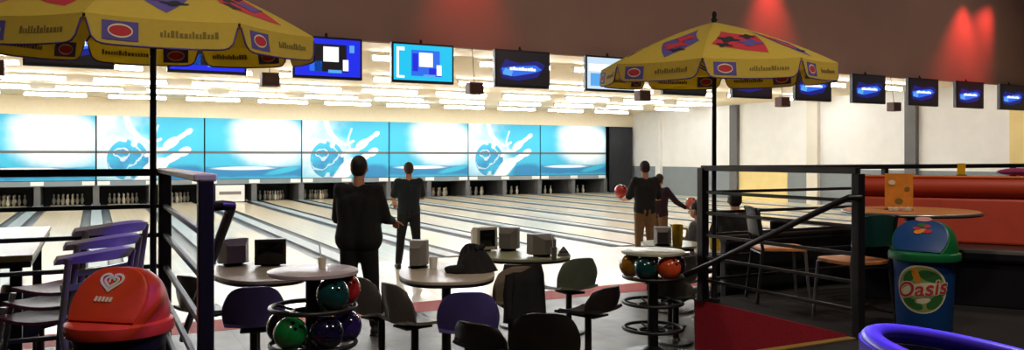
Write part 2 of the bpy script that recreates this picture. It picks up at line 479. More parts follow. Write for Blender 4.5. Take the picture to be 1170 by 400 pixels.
struct(MB().span((0.05 + 1.825 * N1 + 0.142, FL, -0.12), (XW, D + 1, 0.01)).build('floor_side_strip', M['approach']))
# back of the pits
struct(MB().span((XL, D + 2.0, -0.2), (XW, D + 2.2, 4.2)).build('wall_back', M['black']))
struct(MB().span((XL, D - 0.02, 3.22), (XW, D + 0.1, 4.0)).build('wall_header', M['cream']))
# ceilings
struct(MB().span((XL, 13.1, 3.9), (XW, D + 2.2, 4.1)).build('ceiling_lanes', M['cream']))
struct(MB().span((XL, 12.98, 3.66), (XW, 13.12, 6.2)).build('wall_bulkhead', M['bulkhead']))
struct(MB().span((XL, YN, 6.2), (XW, 13.1, 6.4)).build('ceiling_hall', M['hall_dark']))
# side walls
struct(MB().span((XW, 8.0, 1.30), (XW + 0.2, D + 2, 4.1)).build('wall_right', M['white_wall']))
lw = MB()
lw.span((XW, 8.0, -0.2), (XW + 0.2, D + 2, 1.30))
struct(lw.build('wall_right_lower', M['grey_wall']))
struct(MB().span((XW - 0.03, 22.4, 0.0), (XW + 0.01, 25.0, 1.28)).build('wall_right_panel', M['yellow_wall']))
struct(MB().span((XW - 0.03, 10.5, 0.0), (XW + 0.01, 14.0, 3.88)).build('wall_right_end', M['yellow_wall']))
struct(MB().span((XW, YN, -0.2), (XW + 0.2, 8.0, 6.4)).build('wall_right_hall', M['hall_dark']))
struct(MB().span((XW, 8.0, 4.1), (XW + 0.2, 13.1, 6.4)).build('wall_right_top', M['hall_dark']))
for Y, wd, mm in ((30.2, 0.35, 'white_wall'), (25.2, 0.42, 'dark_grey_wall'), (21.1, 0.5, 'beige_wall'), (17.1, 0.40, 'dark_grey_wall')):
    struct(MB().span((XW - 0.16, Y - wd / 2, 0), (XW + 0.02, Y + wd / 2, 3.88)).build('wall_pilaster', M[mm]))
struct(MB().span((XL - 0.2, 13.0, -0.2), (XL, D + 2.2, 4.1)).build('wall_left', M['cream']))
struct(MB().span((XL - 0.2, YN, -0.2), (XL, 13.1, 6.4)).build('wall_left_hall', M['hall_dark']))
struct(MB().span((XL - 0.2, YN - 0.2, -0.2), (XW + 0.2, YN, 6.4)).build('wall_near', M['hall_dark']))
# raised platform with two arms either side of the steps
PX0, PX1, PY0, PY1 = 0.38, 4.6, 3.78, 5.42
struct(MB().span((XL, YN, 0), (XW, PY0, 0.5)).build('floor_platform', M['platform']))
struct(MB().span((XL, PY0, 0), (PX0, PY1, 0.5)).build('floor_platform_arm', M['platform']))
struct(MB().span((PX1, PY0, 0), (XW, PY1, 0.5)).build('floor_platform_arm', M['platform']))
struct(MB().span((PX1 - 0.012, PY0 - 0.3, 0), (PX1, PY1, 0.502)).build('trim_carpet_side', M['carpet']))
struct(MB().span((PX0, PY0, 0), (PX0 + 0.012, PY1, 0.502)).build('trim_carpet_side', M['carpet']))
st = MB()
st.span((PX0 + 0.012, PY0, 0), (PX1 - 0.012, PY0 + 0.38, 0.333)).span((PX0 + 0.012, PY0 + 0.38, 0), (PX1 - 0.012, PY0 + 0.76, 0.167))
struct(st.build('floor_steps', M['platform']))
struct(MB().span((PX0 + 0.012, PY0 - 0.05, 0.49), (PX1 + 0.15, PY0 + 0.012, 0.506)).build('trim_nosing', M['nosing']))
struct(MB().span((PX0 + 0.012, PY0 + 0.34, 0.32), (PX1 - 0.012, PY0 + 0.39, 0.337)).build('trim_nosing', M['nosing']))
struct(MB().span((PX0 + 0.012, PY0 + 0.72, 0.155), (PX1 - 0.012, PY0 + 0.77, 0.171)).build('trim_nosing', M['nosing']))

# ------------------------------------------------------------------ masking panels over the pins
ORD = ['first', 'second', 'third', 'fourth', 'fifth', 'sixth', 'seventh', 'eighth', 'ninth', 'tenth', 'eleventh', 'twelfth']
Z0, Z1 = 0.90, 3.22
def mask_panel(k, label):
    x0 = 0.05 + 3.65 * k
    t = thing('masking_panel', label, 'wall graphic', (x0 + 0.025, D, Z0), 0, 'printed panels above the pins')
    mm = M['mask_ball'] if k % 2 == 0 else M['mask_glow']
    MB().span((0, 0, 0), (3.6, 0.05, 1.0)).build('lower_board', mm, t)
    MB().span((0, 0, 1.04), (3.6, 0.05, 2.32)).build('upper_board', mm, t)
    MB().span((0, -0.012, 0.97), (3.6, 0.06, 1.06)).build('seam_strip', M['dark_grey_wall'], t)
    fr = MB().span((0, 0.0, -0.20), (3.6, 0.06, -0.02))
    fr.build('lower_valance', M['grey_wall'], t)
    for xx in (0.12, 1.70, 3.28):
        MB().span((xx - 0.10, -0.012, -0.17), (xx + 0.30, 0.0, -0.03)).build('number_plate', M['white'], t)
    return t
names = {-2: 'cyan panel with flying white pins and blue ball outside the left edge',
         -1: 'pale cyan panel glowing white, far left above the lanes, cut by the photo edge',
         0: 'cyan panel with blue ball and flying pins behind the left parasol pole',
         1: 'pale panel with white glow and blue waves, just right of the left parasol pole',
         2: 'cyan panel with blue ball and pins behind the big bowler in black',
         3: 'pale glowing panel behind and right of the bowler in dark teal',
         4: 'cyan panel with blue ball and pins furthest to the right',
         5: 'pale glowing panel at the right end beside the black curtain'}
for k in range(-2, 6): mask_panel(k, names[k])
tag(MB().span((22.03, D - 0.25, -0.1), (XW - 0.17, D - 0.15, 3.2)).build('black_curtain', M['curtain'], bevel=0.01),
    'tall black curtain closing the gap between the last panel and the white wall', 'curtain')

# pit side walls between the lanes
for n in range(N0, N1 + 1):
    x0 = 0.05 + 1.825 * n
    struct(MB().span((x0 - 0.10, D + 0.05, 0.0), (x0 + 0.10, D + 1.8, 0.72)).build('pit_wall', M['dark_grey_wall']))

# pins
pp = [(0.026, 0), (0.03, 0.006), (0.046, 0.06), (0.0605, 0.115), (0.056, 0.17), (0.036, 0.22), (0.0235, 0.255), (0.024, 0.28), (0.031, 0.325), (0.031, 0.345), (0.022, 0.37), (0.004, 0.381)]
proto = None
def pin_things():
    global proto
    for n in range(-2, N1):
        if n == 2: continue
        xc = 0.05 + 1.825 * n + 0.9125
        for r in range(4):
            for i in range(r + 1):
                x = xc + (i - r / 2) * 0.305; y = D + 0.62 + r * 0.264
                if proto is None:
                    t = thing('bowling_pin', 'white pin standing in the dark pit at the end of a lane', 'bowling pin', (x, y, 0), 0, 'pins set at the ends of the lanes')
                    MB().lathe(pp, n=16).build('pin_body', M['plastic_cream'], t, smooth=60)
                    MB().lathe([(0.0245, 0), (0.0255, 0.004), (0.0255, 0.01), (0.0245, 0.014)], (0, 0, 0.25), n=16).build('red_band', M['red_pl'], t, smooth=60)
                    proto = t
                else: dup(proto, (x, y, 0))
pin_things()
x = 0.05 + 1.825 * 2.5
t = thing('pin_sweep', 'white lowered sweep board closing one pit left of the big bowler', 'sweep board', (x, D - 0.1, 0))
MB().span((-0.53, 0, 0.03), (0.53, 0.05, 0.66)).build('board', M['white'], t, bevel=0.01)
for sx in (-1, 1): MB().span((sx * 0.60 - 0.03, 0, 0.02), (sx * 0.60 + 0.03, 0.3, 0.10)).build('arm', M['steel'], t)
MB().span((-0.4, -0.012, 0.30), (0.4, 0.0, 0.42)).build('face_strip', M['plastic_grey'], t)

# ------------------------------------------------------------------ strip lights under the lane ceiling
TUBE_M = emit('lit_tube', (0.95, 0.97, 1.0, 1), TUBE)
def strip_light():
    t = thing('strip_light', 'long white strip light in the staggered rows over the lanes', 'ceiling light', (0, 0, 0), 0, 'strip lights over the lanes')
    MB().span((-0.9, 0.03, 0.06), (0.9, 0.05, 0.17)).span((-0.9, -0.06, 0.13), (0.9, 0.06, 0.17)).build('housing', M['white_wall'], t)
    MB().tube([(-0.88, -0.02, 0.07), (0.88, -0.02, 0.07)], 0.031, 10).build('tube', TUBE_M, t, smooth=60)
    for sx in (-1, 1): MB().span((sx * 0.9, -0.055, 0.035), (sx * 0.885, 0.05, 0.16)).build('end_cap', M['white_wall'], t)
    for sx in (-0.6, 0.6): MB().tube([(sx, 0, 0.16), (sx, 0, 0.22)], 0.012, 6).build('hanger', M['steel'], t)
    return t
sl = None
for r, Y in enumerate((16.0, 20.4, 24.0, 27.2, 30.2)):
    for i in range(13):
        x = -6.2 + 2.43 * i + (r % 2) * 1.215 + 0.25 * math.sin(r * 2.1)
        if x > XW - 1.0 or (x < -0.13 * Y - 2.5): continue
        if sl is None: sl = strip_light(); sl.location = (x, Y, 3.685)
        else: dup(sl, (x, Y, 3.685))

# ------------------------------------------------------------------ televisions under the bulkhead
TVM = {'blue': emit('screen_blue', rgb(20, 40, 235), 1.0), 'cyan': emit('screen_cyan', rgb(20, 200, 245), 1.0), 'black': emit('screen_black', rgb(4, 4, 16), 1.0),
       'white': emit('screen_white', rgb(250, 252, 255), 1.2), 'glow': emit('screen_deep_blue', rgb(16, 40, 220), 1.0), 'mid': emit('screen_mid_blue', rgb(40, 110, 240), 1.0),
       'pale': emit('screen_pale', rgb(205, 230, 250), 1.0), 'sky': emit('screen_sky', rgb(90, 170, 240), 1.0)}
GLOW = emit('screen_night_blue', rgb(14, 22, 120), 1.0)
def tv(x, z, style, label):
    t = thing('television', label, 'television', (x, 12.86, z), 0, 'televisions over the foul line')
    W, H = 1.13, 0.68
    MB().span((-W / 2, 0, 0), (W / 2, 0.09, H)).build('case', M['plastic_black'], t, bevel=0.008)
    def lay(nm, a, b, m, d): MB().span((a[0], -0.004 - d * 0.002, a[1]), (b[0], -d * 0.002, b[1])).build(nm, m, t)
    sw, sh = W / 2 - 0.035, 0.045
    base = {'blue': 'blue', 'cyan': 'cyan', 'dark': 'black', 'white': 'pale'}[style]
    lay('screen', (-sw, sh), (sw, H - 0.035), TVM[base], 0)
    if style in ('blue', 'cyan'):
        lay('picture', (-0.22, 0.12), (0.30, 0.56), TVM['mid' if style == 'cyan' else 'black'], 1)
        lay('picture', (-0.08, 0.28), (0.17, 0.52), TVM['white'], 2)
        lay('picture', (0.10, 0.12), (0.33, 0.26), TVM['black' if style == 'blue' else 'glow'], 2)
        lay('picture', (0.24, 0.14), (0.33, 0.32), TVM['white'], 3)
        lay('picture', (0.0, 0.10), (0.22, 0.15), TVM['sky'], 3)
        if style == 'cyan':
            lay('picture', (-0.48, 0.08), (-0.44, 0.60), TVM['white'], 1); lay('picture', (-0.44, 0.54), (-0.34, 0.60), TVM['white'], 1)
            lay('picture', (-0.44, 0.08), (-0.34, 0.12), TVM['white'], 1); lay('picture', (-0.2, 0.2), (-0.1, 0.5), TVM['glow'], 2)
        else:
            lay('picture', (-0.3, 0.12), (-0.1, 0.28), TVM['mid'], 1); lay('picture', (0.35, 0.44), (0.43, 0.56), TVM['sky'], 1)
    elif style == 'dark':
        for q, pts in enumerate((((-0.42, 0.16), (-0.10, 0.12), (0.30, 0.20), (0.46, 0.42), (0.30, 0.50), (-0.05, 0.44), (-0.36, 0.50), (-0.48, 0.30)),
                                 ((-0.40, 0.22), (-0.18, 0.20), (0.24, 0.28), (0.40, 0.34), (0.26, 0.42), (-0.2, 0.38), (-0.44, 0.34)),
                                 ((-0.42, 0.24), (-0.24, 0.20), (-0.20, 0.30), (-0.36, 0.34)))):
            MB().add([(a, -0.005 - q * 0.0007, c) for a, c in pts], [tuple(range(len(pts)))]).build('glow_picture', TVM[('glow', 'mid', 'sky')[q]] if q else GLOW, t)
        vs, fs = [], []
        o = MB()
        for i in range(9):
            hgt = (0.05, 0.06, 0.045)[i % 3]
            o.span((-0.27 + i * 0.06, -0.0085, 0.31), (-0.27 + i * 0.06 + 0.052, -0.0070, 0.31 + hgt))
        o.build('caption_bar', TVM['white'], t)
    else:
        lay('picture', (-0.50, 0.38), (0.50, 0.52), TVM['white'], 1)
        lay('picture', (-0.46, 0.10), (0.2, 0.34), TVM['sky'], 1); lay('picture', (-0.1, 0.10), (0.16, 0.28), TVM['mid'], 2)
    MB().tube([(0, 0.06, H - 0.05), (0, 0.16, H + 0.10)], 0.025, 8).build('mount', M['plastic_black'], t)
    return t
stl = {-1: 'blue', 0: 'blue', 1: 'cyan', 3: 'white'}
tvl = {-3: 'dark screen beyond the left edge of the photo', -2: 'dark television hidden behind the left half of the left parasol', -1: 'blue television glimpsed through the gap in the left parasol',
       0: 'television with deep blue picture and white box, beside the left parasol tip', 1: 'television with bright cyan picture and white box',
       2: 'black television with blue caption glow, left of the pale one', 3: 'television with pale white picture touching the right parasol',
       4: 'dark television hidden behind the left half of the right parasol', 5: 'dark television just under the right half of the right parasol',
       6: 'dark blue television half covered by the tip of the right parasol', 7: 'black television with blue caption, first clear one right of the right parasol',
       8: 'black television with blue caption above the dark grey pilaster', 9: 'black television with blue caption, last whole one at the right',
       10: 'black television with blue caption cut by the right photo edge'}
for k in range(-2, 11):
    x = 3.34 + 1.825 * k + {1: -0.19, 2: -0.09, 8: 0.13, 9: 0.13, 10: 0.13}.get(k, 0.0)
    zc = x * math.sin(TH) + 12.86 * math.cos(TH)
    tv(x, 2.985, stl.get(k, 'dark'), tvl[k])
# small brown loudspeaker boxes between the screens
spk = ['small brown loudspeaker box hanging at the left photo edge', 'small brown loudspeaker box hidden behind the left parasol',
       'small brown loudspeaker box hanging right of the cyan television', 'small brown loudspeaker box hanging under the left half of the right parasol',
       'small brown loudspeaker box hanging under the right half of the right parasol', 'small brown loudspeaker box hanging furthest right, before the dark pilaster']
M['brown_box'] = mat('brown_laminate', rgb(92, 66, 54), 0.6, noise=0.1); M['brown_mesh'] = mat('brown_grille', rgb(66, 46, 38), 0.9, noise=0.2, scale=120)
for i, lb in enumerate(spk):
    x = 6.08 + 3.65 * (i - 2) - (0.13 if i in (2, 3) else 0.0)
    t = thing('loudspeaker', lb, 'loudspeaker', (x, 12.80, 2.83), 0, 'loudspeakers under the bulkhead')
    MB().span((-0.135, 0, 0), (0.135, 0.2, 0.21)).build('cabinet', M['brown_box'], t, bevel=0.008)
    MB().span((-0.115, -0.008, 0.02), (0.115, 0.0, 0.19)).build('grille', M['brown_mesh'], t)
    MB().tube([(0, 0.1, 0.2), (0, 0.22, 1.0)], 0.006, 8).build('bracket', M['plastic_black'], t)

# ================================================================== railings and parasols
RZ = (1.63, 1.425, 1.25, 1.06, 0.87, 0.68)
def railing(name, label, xside, xs, xend, toprail_side, yfar=5.33):
    t = thing(name, label, 'railing', (xside, yfar, 0.5))
    sg = 1 if xend > xside else -1
    def post(x, y, r=0.032, top=1.63):
        MB().box((x - xside, y - yfar, (top - 0.5) / 2), (2 * r, 2 * r, top - 0.5)).box((x - xside, y - yfar, 0.006), (0.12, 0.12, 0.012)).build('post', M['rail'], t, bevel=0.006)
    post(xside, yfar, 0.036)
    for x in xs: post(x, yfar, 0.025)
    for i, z in enumerate(RZ):
        r = 0.022 if i == 0 else 0.013
        MB().box(((xend - xside) / 2, 0, z - 0.5), (abs(xend - xside), 2 * r, 2 * r)).build('top_rail' if i == 0 else 'rail', M['rail'], t, bevel=0.004)
    return t, post
# left of the steps
YS = 3.3
rt, post = railing('railing', 'black metal railing left of the steps, carrying the left parasol', 0.38, (-1.6, -3.6), -6.9, True)
post(0.38, YS, 0.029, 1.635)
for i, z in enumerate(RZ):
    if i == 0: MB().box((0, (YS - 5.33) / 2, z - 0.5 + 0.012), (0.085, 5.33 - YS, 0.03)).build('side_top_rail', M['rail_light'], rt, bevel=0.006)
    else: MB().box((0, (YS - 5.33) / 2, z - 0.5), (0.026, 5.33 - YS, 0.026)).build('side_rail', M['rail'], rt, bevel=0.004)
hp = [(0.02, YS - 5.33, 1.03), (0.06, YS - 5.35, 1.035), (0.095, YS - 5.33, 1.03), (0.10, YS - 5.25, 1.0), (0.10, 0.0, 0.10)]
MB().tube(hp, 0.020, 10).build('handrail', M['rail'], rt, smooth=50)
# right of the steps
rt, post = railing('railing', 'black metal railing right of the steps, carrying the right parasol', 4.6, (6.9, 9.0, 10.8), 13.5, False)
post(4.6, 3.76, 0.032, 1.61)
for i, z in enumerate(RZ):
    MB().box((0, (3.76 - 5.33) / 2, z - 0.5), ((0.05 if i == 0 else 0.026), 5.33 - 3.76, (0.044 if i == 0 else 0.026))).build('side_top_rail' if i == 0 else 'side_rail', M['rail'], rt, bevel=0.004)
MB().tube([(-0.01, -1.60, 0.95), (-0.09, -1.57, 0.95), (-0.10, -1.50, 0.92), (-0.10, 0.10, 0.21)], 0.022, 10).build('handrail', M['rail'], rt, smooth=50)

def parasol(name, label, x, y, a0, tilt_dir, tilt, R=1.0, ztip=2.36, zrim=1.94, seed=1):
    """heights are above the platform; a0 is the angle of the first rib"""
    rnd = random.Random(seed)
    t = thing(name, label, 'parasol', (x, y, 0.5))
    MB().tube([(0, 0, 0.02), (0, 0, ztip)], 0.019, 14).build('pole', M['rail'], t, smooth=50)
    MB().lathe([(0.05, 0), (0.05, 0.03), (0.03, 0.04), (0.026, 0.16)], n=18).build('foot_socket', M['rail'], t, smooth=40)
    MB().lathe([(0.02, 0), (0.03, 0.015), (0.016, 0.035), (0.02, 0.05), (0.02, 0.075), (0.004, 0.09)], (0, 0, ztip - 0.015), 14).build('finial', M['rail'], t, smooth=40)
    MB().lathe([(0.024, 0), (0.036, 0.01), (0.036, 0.05), (0.024, 0.06)], (0, 0, zrim - 0.08), 14).build('runner', M['rail'], t, smooth=40)
    td = Vector((math.cos(tilt_dir), math.sin(tilt_dir)))
    def T(p):
        p = Vector(p); p.z -= tilt * (p.x * td.x + p.y * td.y); return p
    H = ztip - 0.02 - zrim
    def rib_pt(k, q):
        a = a0 + k * PI / 4
        return Vector((R * q * math.cos(a), R * q * math.sin(a), zrim + H * (1 - 0.60 * q - 0.40 * q * q)))
    def pan(k, s, q):           # s 0..1 across, q 0..1 out
        p = rib_pt(k, q) * (1 - s) + rib_pt(k + 1, q) * s
        p.z -= 0.03 * q * (4 * s * (1 - s)) * (1.0 - 0.6 * q)
        return p
    FD = 0.14
    def flap(k, s, q):
        a = a0 + (k + 0.5) * PI / 4
        L = FD * (1 - 0.85 * abs(2 * s - 1) ** 18)
        p = pan(k, 0.012 + s * 0.976, 1.0)
        return p + Vector((0.14 * L * q * math.cos(a), 0.14 * L * q * math.sin(a), -L * q))
    cn = MB()
    for k in range(8):
        cn.sheet(lambda s, q: T(pan(k, (s + 1) / 2, 0.02 + 0.98 * q)), 8, 8, 0.004)
    can = cn.build('canopy', M['canopy'], t, smooth=25)
    for k in range(8):
        MB().tube([T(rib_pt(k, q) - Vector((0, 0, 0.015))) for q in (0.03, 0.35, 0.7, 0.99)], 0.007, 6).build('rib', M['rail'], t)
        MB().tube([T((0, 0, zrim - 0.05)) + Vector((0.03 * math.cos(a0 + k * PI / 4), 0.03 * math.sin(a0 + k * PI / 4), 0)), T(rib_pt(k, 0.5) - Vector((0, 0, 0.02)))], 0.006, 6).build('strut', M['rail'], t)
        fl = MB().sheet(lambda s, q: T(flap(k, (s + 1) / 2, q)), 24, 4, 0.004).build('valance_flap', M['canopy'], t, smooth=60)
        MB().tube([T(flap(k, s / 30, 1.0)) for s in range(31)], 0.005, 6).build('piping', M['piping'], fl, smooth=60)
        # printed label and a line of small lettering on every flap
        def quad(s0, s1, q0, q1, m, par, nm, th, fn=flap, n=6):
            MB().sheet(lambda s, q: T(fn(k, s0 + (s1 - s0) * (s + 1) / 2, q0 + (q1 - q0) * q)), n, 3, th).build(nm, m, par)
        def blob(sc, qc, rs, rq, m, par, nm, th, fn=flap, n=20, lump=0.0):
            out = MB(); ring = []
            for j in range(n):
                a = 2 * PI * j / n; g = 1 + lump * math.sin(3 * a + k)
                ring.append((sc + rs * g * math.cos(a), qc + rq * g * math.sin(a)))
            ctr = T(fn(k, sc, qc)); e1 = T(fn(k, sc + 0.01, qc)) - T(fn(k, sc - 0.01, qc)); e2 = T(fn(k, sc, qc + 0.01)) - T(fn(k, sc, qc - 0.01))
            nr = e1.cross(e2).normalized()
            vs = [T(fn(k, *r)) + nr * th / 2 for r in ring] + [T(fn(k, *r)) - nr * th / 2 for r in ring]
            out.add(vs, [tuple(range(n)), tuple(range(n, 2 * n))[::-1]] + [(j, (j + 1) % n, n + (j + 1) % n, n + j) for j in range(n)])
            out.build(nm, m, par)
        if True:
            quad(0.10, 0.33, 0.16, 0.84, M['print_blue'], fl, 'printed_label', 0.010)
            blob(0.215, 0.50, 0.080, 0.25, M['print_cream'], fl, 'label_oval', 0.012)
            blob(0.215, 0.50, 0.072, 0.19, M['print_red'], fl, 'label_oval', 0.014)
            lt = MB(); s0 = 0.47
            while s0 < 0.86:
                wd = rnd.choice((0.016, 0.022, 0.012)); hh = rnd.choice((0.16, 0.16, 0.24))
                lt.sheet(lambda s, q: T(flap(k, s0 + wd * (s + 1) / 2, 0.60 - hh * q)), 1, 1, 0.009)
                s0 += wd + 0.010
            lt.build('small_lettering', M['print_olive'], fl)
        # large printed badge near the top of each panel
        def badge(s, q):
            return pan(k, s, q)
        dia = [(0.5, 0.30), (0.86, 0.64), (0.52, 0.92), (0.16, 0.62)] if k % 2 else [(0.30, 0.40), (0.94, 0.54), (0.74, 0.90), (0.08, 0.74)]
        g = 8; vs = []; fs = []
        for i in range(g + 1):
            for j in range(g + 1):
                a, c = i / g, j / g
                s_ = dia[0][0] * (1 - a) * (1 - c) + dia[1][0] * a * (1 - c) + dia[2][0] * a * c + dia[3][0] * (1 - a) * c
                q_ = dia[0][1] * (1 - a) * (1 - c) + dia[1][1] * a * (1 - c) + dia[2][1] * a * c + dia[3][1] * (1 - a) * c
                vs.append(T(pan(k, s_, q_) + Vector((0, 0, 0.0045))))
        for i in range(g):
            for j in range(g): fs.append((i * (g + 1) + j, (i + 1) * (g + 1) + j, (i + 1) * (g + 1) + j + 1, i * (g + 1) + j + 1))
        MB().add(vs, fs).build('printed_badge', M['print_blue' if k % 2 else 'print_red'], can)
        for (sc, qc, rs, rq, mm, lump) in (((0.52, 0.54, 0.18, 0.07, 'print_red', 0.25), (0.48, 0.70, 0.18, 0.06, 'print_red', 0.3), (0.60, 0.80, 0.10, 0.03, 'print_black', 0.3)) if k % 2 else
                                           ((0.36, 0.62, 0.16, 0.06, 'print_black', 0.3), (0.66, 0.70, 0.15, 0.06, 'print_blue', 0.3), (0.74, 0.56, 0.11, 0.05, 'print_black', 0.3), (0.26, 0.75, 0.10, 0.04, 'print_black', 0.3))):
            ring = []; n = 24
            for j in range(n):
                a = 2 * PI * j / n; gg = 1 + lump * math.sin(4 * a + k)
                ring.append(T(pan(k, sc + rs * gg * math.cos(a), qc + rq * gg * math.sin(a)) + Vector((0, 0, 0.0075))))
            MB().add(ring, [tuple(range(n))]).build('badge_lettering', M[mm], can)
    return t
al = TH + math.atan((185 - 585) / F); ar = TH + math.atan((815 - 585) / F)
parasol('parasol', 'yellow parasol with printed flaps filling the top left, its pole beside the left railing post', 0.31, 5.24, -PI / 2 - al + math.radians(26.5), -PI / 2 - al, 0.055, R=0.94, ztip=2.38, zrim=1.965, seed=3)
parasol('parasol', 'smaller looking yellow parasol with printed flaps above the right railing post', 4.64, 5.235, -PI / 2 - ar - math.radians(5), -PI / 2 - ar, 0.04, R=0.97, ztip=2.38, zrim=1.985, seed=5)

# ================================================================== litter bins
def bin_base(name, label, x, y, body_m, lid_m, flap_m, nrm, cut):
    t = thing(name, label, 'litter bin', (x, y, 0.5), 0, None)
    b = MB().lathe([(0.150, 0.0), (0.172, 0.012), (0.176, 0.03), (0.196, 0.50), (0.200, 0.53)], n=48).build('body', body_m, t, smooth=40)
    MB().lathe([(0.214, 0.0), (0.228, 0.008), (0.232, 0.03), (0.228, 0.055), (0.214, 0.064)], (0, 0, 0.525), 48).build('lid_rim', lid_m, t, smooth=40)
    H = 0.225; prof = []
    for i in range(19):
        a = PI / 2 * i / 18
        prof.append((max(0.004, 0.212 * math.cos(a) ** 0.72), H * math.sin(a) ** 0.80))
    bm = bmesh.new(); tmp = MB().lathe(prof, (0, 0, 0.585), 64)
    vs = [bm.verts.new(v) for v in tmp.v]; bm.verts.index_update()
    for f in tmp.f: bm.faces.new([vs[i] for i in f])
    bmesh.ops.recalc_face_normals(bm, faces=bm.faces)
    n = Vector(nrm).normalized(); co = Vector((0, 0, 0.585)) + n * cut
    r = bmesh.ops.bisect_plane(bm, geom=bm.verts[:] + bm.edges[:] + bm.faces[:], plane_co=co, plane_no=n, clear_outer=True)
    edges = [e for e in r['geom_cut'] if isinstance(e, bmesh.types.BMEdge)]
    bmesh.ops.edgeloop_fill(bm, edges=edges)
    loop = [v.co.copy() for v in r['geom_cut'] if isinstance(v, bmesh.types.BMVert)]
    me = bpy.data.meshes.new('lid_dome'); bm.to_mesh(me); bm.free(); me.materials.append(lid_m)
    me.shade_smooth(); me.set_sharp_from_angle(angle=math.radians(35))
    d = bpy.data.objects.new('lid_dome', me); COL.objects.link(d); d.parent = t
    # swing flap on the cut face
    up = (Vector((0, 0, 1)) - n * n.z).normalized(); rt_ = up.cross(n).normalized()
    c = sum(loop, Vector()) / len(loop)
    loop.sort(key=lambda p: math.atan2((p - c).dot(up), (p - c).dot(rt_)))
    k = len(loop)
    o = [c + (p - c) * 0.95 + n * 0.001 for p in loop] + [c + (p - c) * 0.95 + n * 0.010 for p in loop] + [c + (p - c) * 0.90 + n * 0.014 for p in loop]
    fs = [tuple(range(k))[::-1], tuple(range(2 * k, 3 * k))] + [(a * k + i, a * k + (i + 1) % k, (a + 1) * k + (i + 1) % k, (a + 1) * k + i) for a in (0, 1) for i in range(k)]
    fl = MB().add(o, fs).build('flap', flap_m, t, smooth=30)
    return t, b, fl, (c + n * 0.016, rt_, up, n)
def ribbon(pts, wd, fr, th=0.003):
    c, r, u, n = fr; out = MB(); vs = []; m = len(pts)
    for i, p in enumerate(pts):
        a = Vector(pts[max(i - 1, 0)]); b_ = Vector(pts[min(i + 1, m - 1)]); d = (b_ - a).normalized(); s = Vector((-d.y, d.x)) * wd / 2
        for q in (Vector(p) + s, Vector(p) - s):
            for h in (0, th): vs.append(c + r * q.x + u * q.y + n * h)
    fs = []
    for i in range(m - 1):
        a = i * 4; b_ = a + 4
        fs += [(a, b_, b_ + 1, a + 1), (a + 2, a + 3, b_ + 3, b_ + 2), (a + 1, b_ + 1, b_ + 3, a + 3), (a, a + 2, b_ + 2, b_)]
    fs += [(0, 1, 3, 2), ((m - 1) * 4, (m - 1) * 4 + 2, (m - 1) * 4 + 3, (m - 1) * 4 + 1)]
    return out.add(vs, fs)
bx, by = P(137, 3.32)
RED = 1
t, b, fl, fr = bin_base('litter_bin', 'red domed swing-lid litter bin with white heart emblem at lower left', bx, by, M['plastic_black'], M['red_pl'], mat('bright_red_plastic', rgb(224, 74, 48), 0.4, noise=0.03), (-0.52, -0.62, 0.50), 0.105)
t.scale = (0.90, 0.90, 0.945)
fr = (fr[0] - fr[2] * 0.045 - fr[1] * 0.012, fr[1], fr[2], fr[3])
def heart(sc, a0=0.0, a1=2 * PI, n=60):
    out = []
    for i in range(n + 1):
        a = a0 + (a1 - a0) * i / n
        out.append((sc * math.sin(a) ** 3, sc * (0.8125 * math.cos(a) - 0.3125 * math.cos(2 * a) - 0.125 * math.cos(3 * a) - 0.0625 * math.cos(4 * a)) * 0.8 + 0.035))
    return out
ribbon(heart(0.056, 0.5, 2 * PI - 0.25), 0.011, fr).build('heart_emblem', M['white'], fl)
ribbon([(p[0] * 0.98, p[1]) for p in heart(0.034, 0.3, 2 * PI - 0.8)], 0.010, fr).build('heart_emblem', M['white'], fl)
ribbon([(0.016 * math.cos(a) * (1 - a / 9), 0.038 + 0.012 * math.sin(a)) for a in [k * 0.35 for k in range(12)]], 0.008, fr).build('heart_emblem', M['white'], fl)
for i, hh in enumerate((0.022, 0.022, 0.022, 0.020, 0.020)):
    x0 = -0.048 + i * 0.019
    ribbon([(x0, -0.058), (x0 + 0.005, -0.058 + hh)], 0.012, fr).build('small_lettering', M['white'], fl)

bx, by = P(1056, 5.62)
view = math.atan2(-bx, -by)
t, b, fl, fr = bin_base('litter_bin', 'blue litter bin with green domed lid and round fruit emblem beside the orange bench', bx, by, M['blue_pl'], M['green_pl'], M['blue_pl'], (-0.88, -0.30, 0.62), 0.122)
t.scale = (1, 1, 0.965)
c, r_, u_, n_ = fr
MB().add([c + r_ * (0.055 * math.cos(a)) + u_ * (0.075 + 0.020 * math.sin(a)) + n_ * 0.001 for a in [2 * PI * k / 24 for k in range(24)]], [tuple(range(24))]).build('lid_sticker', mat('pink_print', rgb(226, 160, 160), 0.6, noise=0.05), fl)
for k, (dx, dy, mm) in enumerate(((-0.03, 0.0, 'print_red'), (0.012, -0.015, 'print_orange'), (0.03, 0.02, 'print_red'), (-0.005, 0.03, 'print_green'), (0.045, -0.02, 'print_red'), (-0.02, -0.03, 'print_orange'))):
    MB().add([c + r_ * (dx + 0.026 * math.cos(a)) + u_ * (dy + 0.016 * math.sin(a) - 0.005) + n_ * (0.001 + 0.0006 * k) for a in [2 * PI * j / 16 for j in range(16)]], [tuple(range(16))]).build('fruit_print', M[mm], fl)
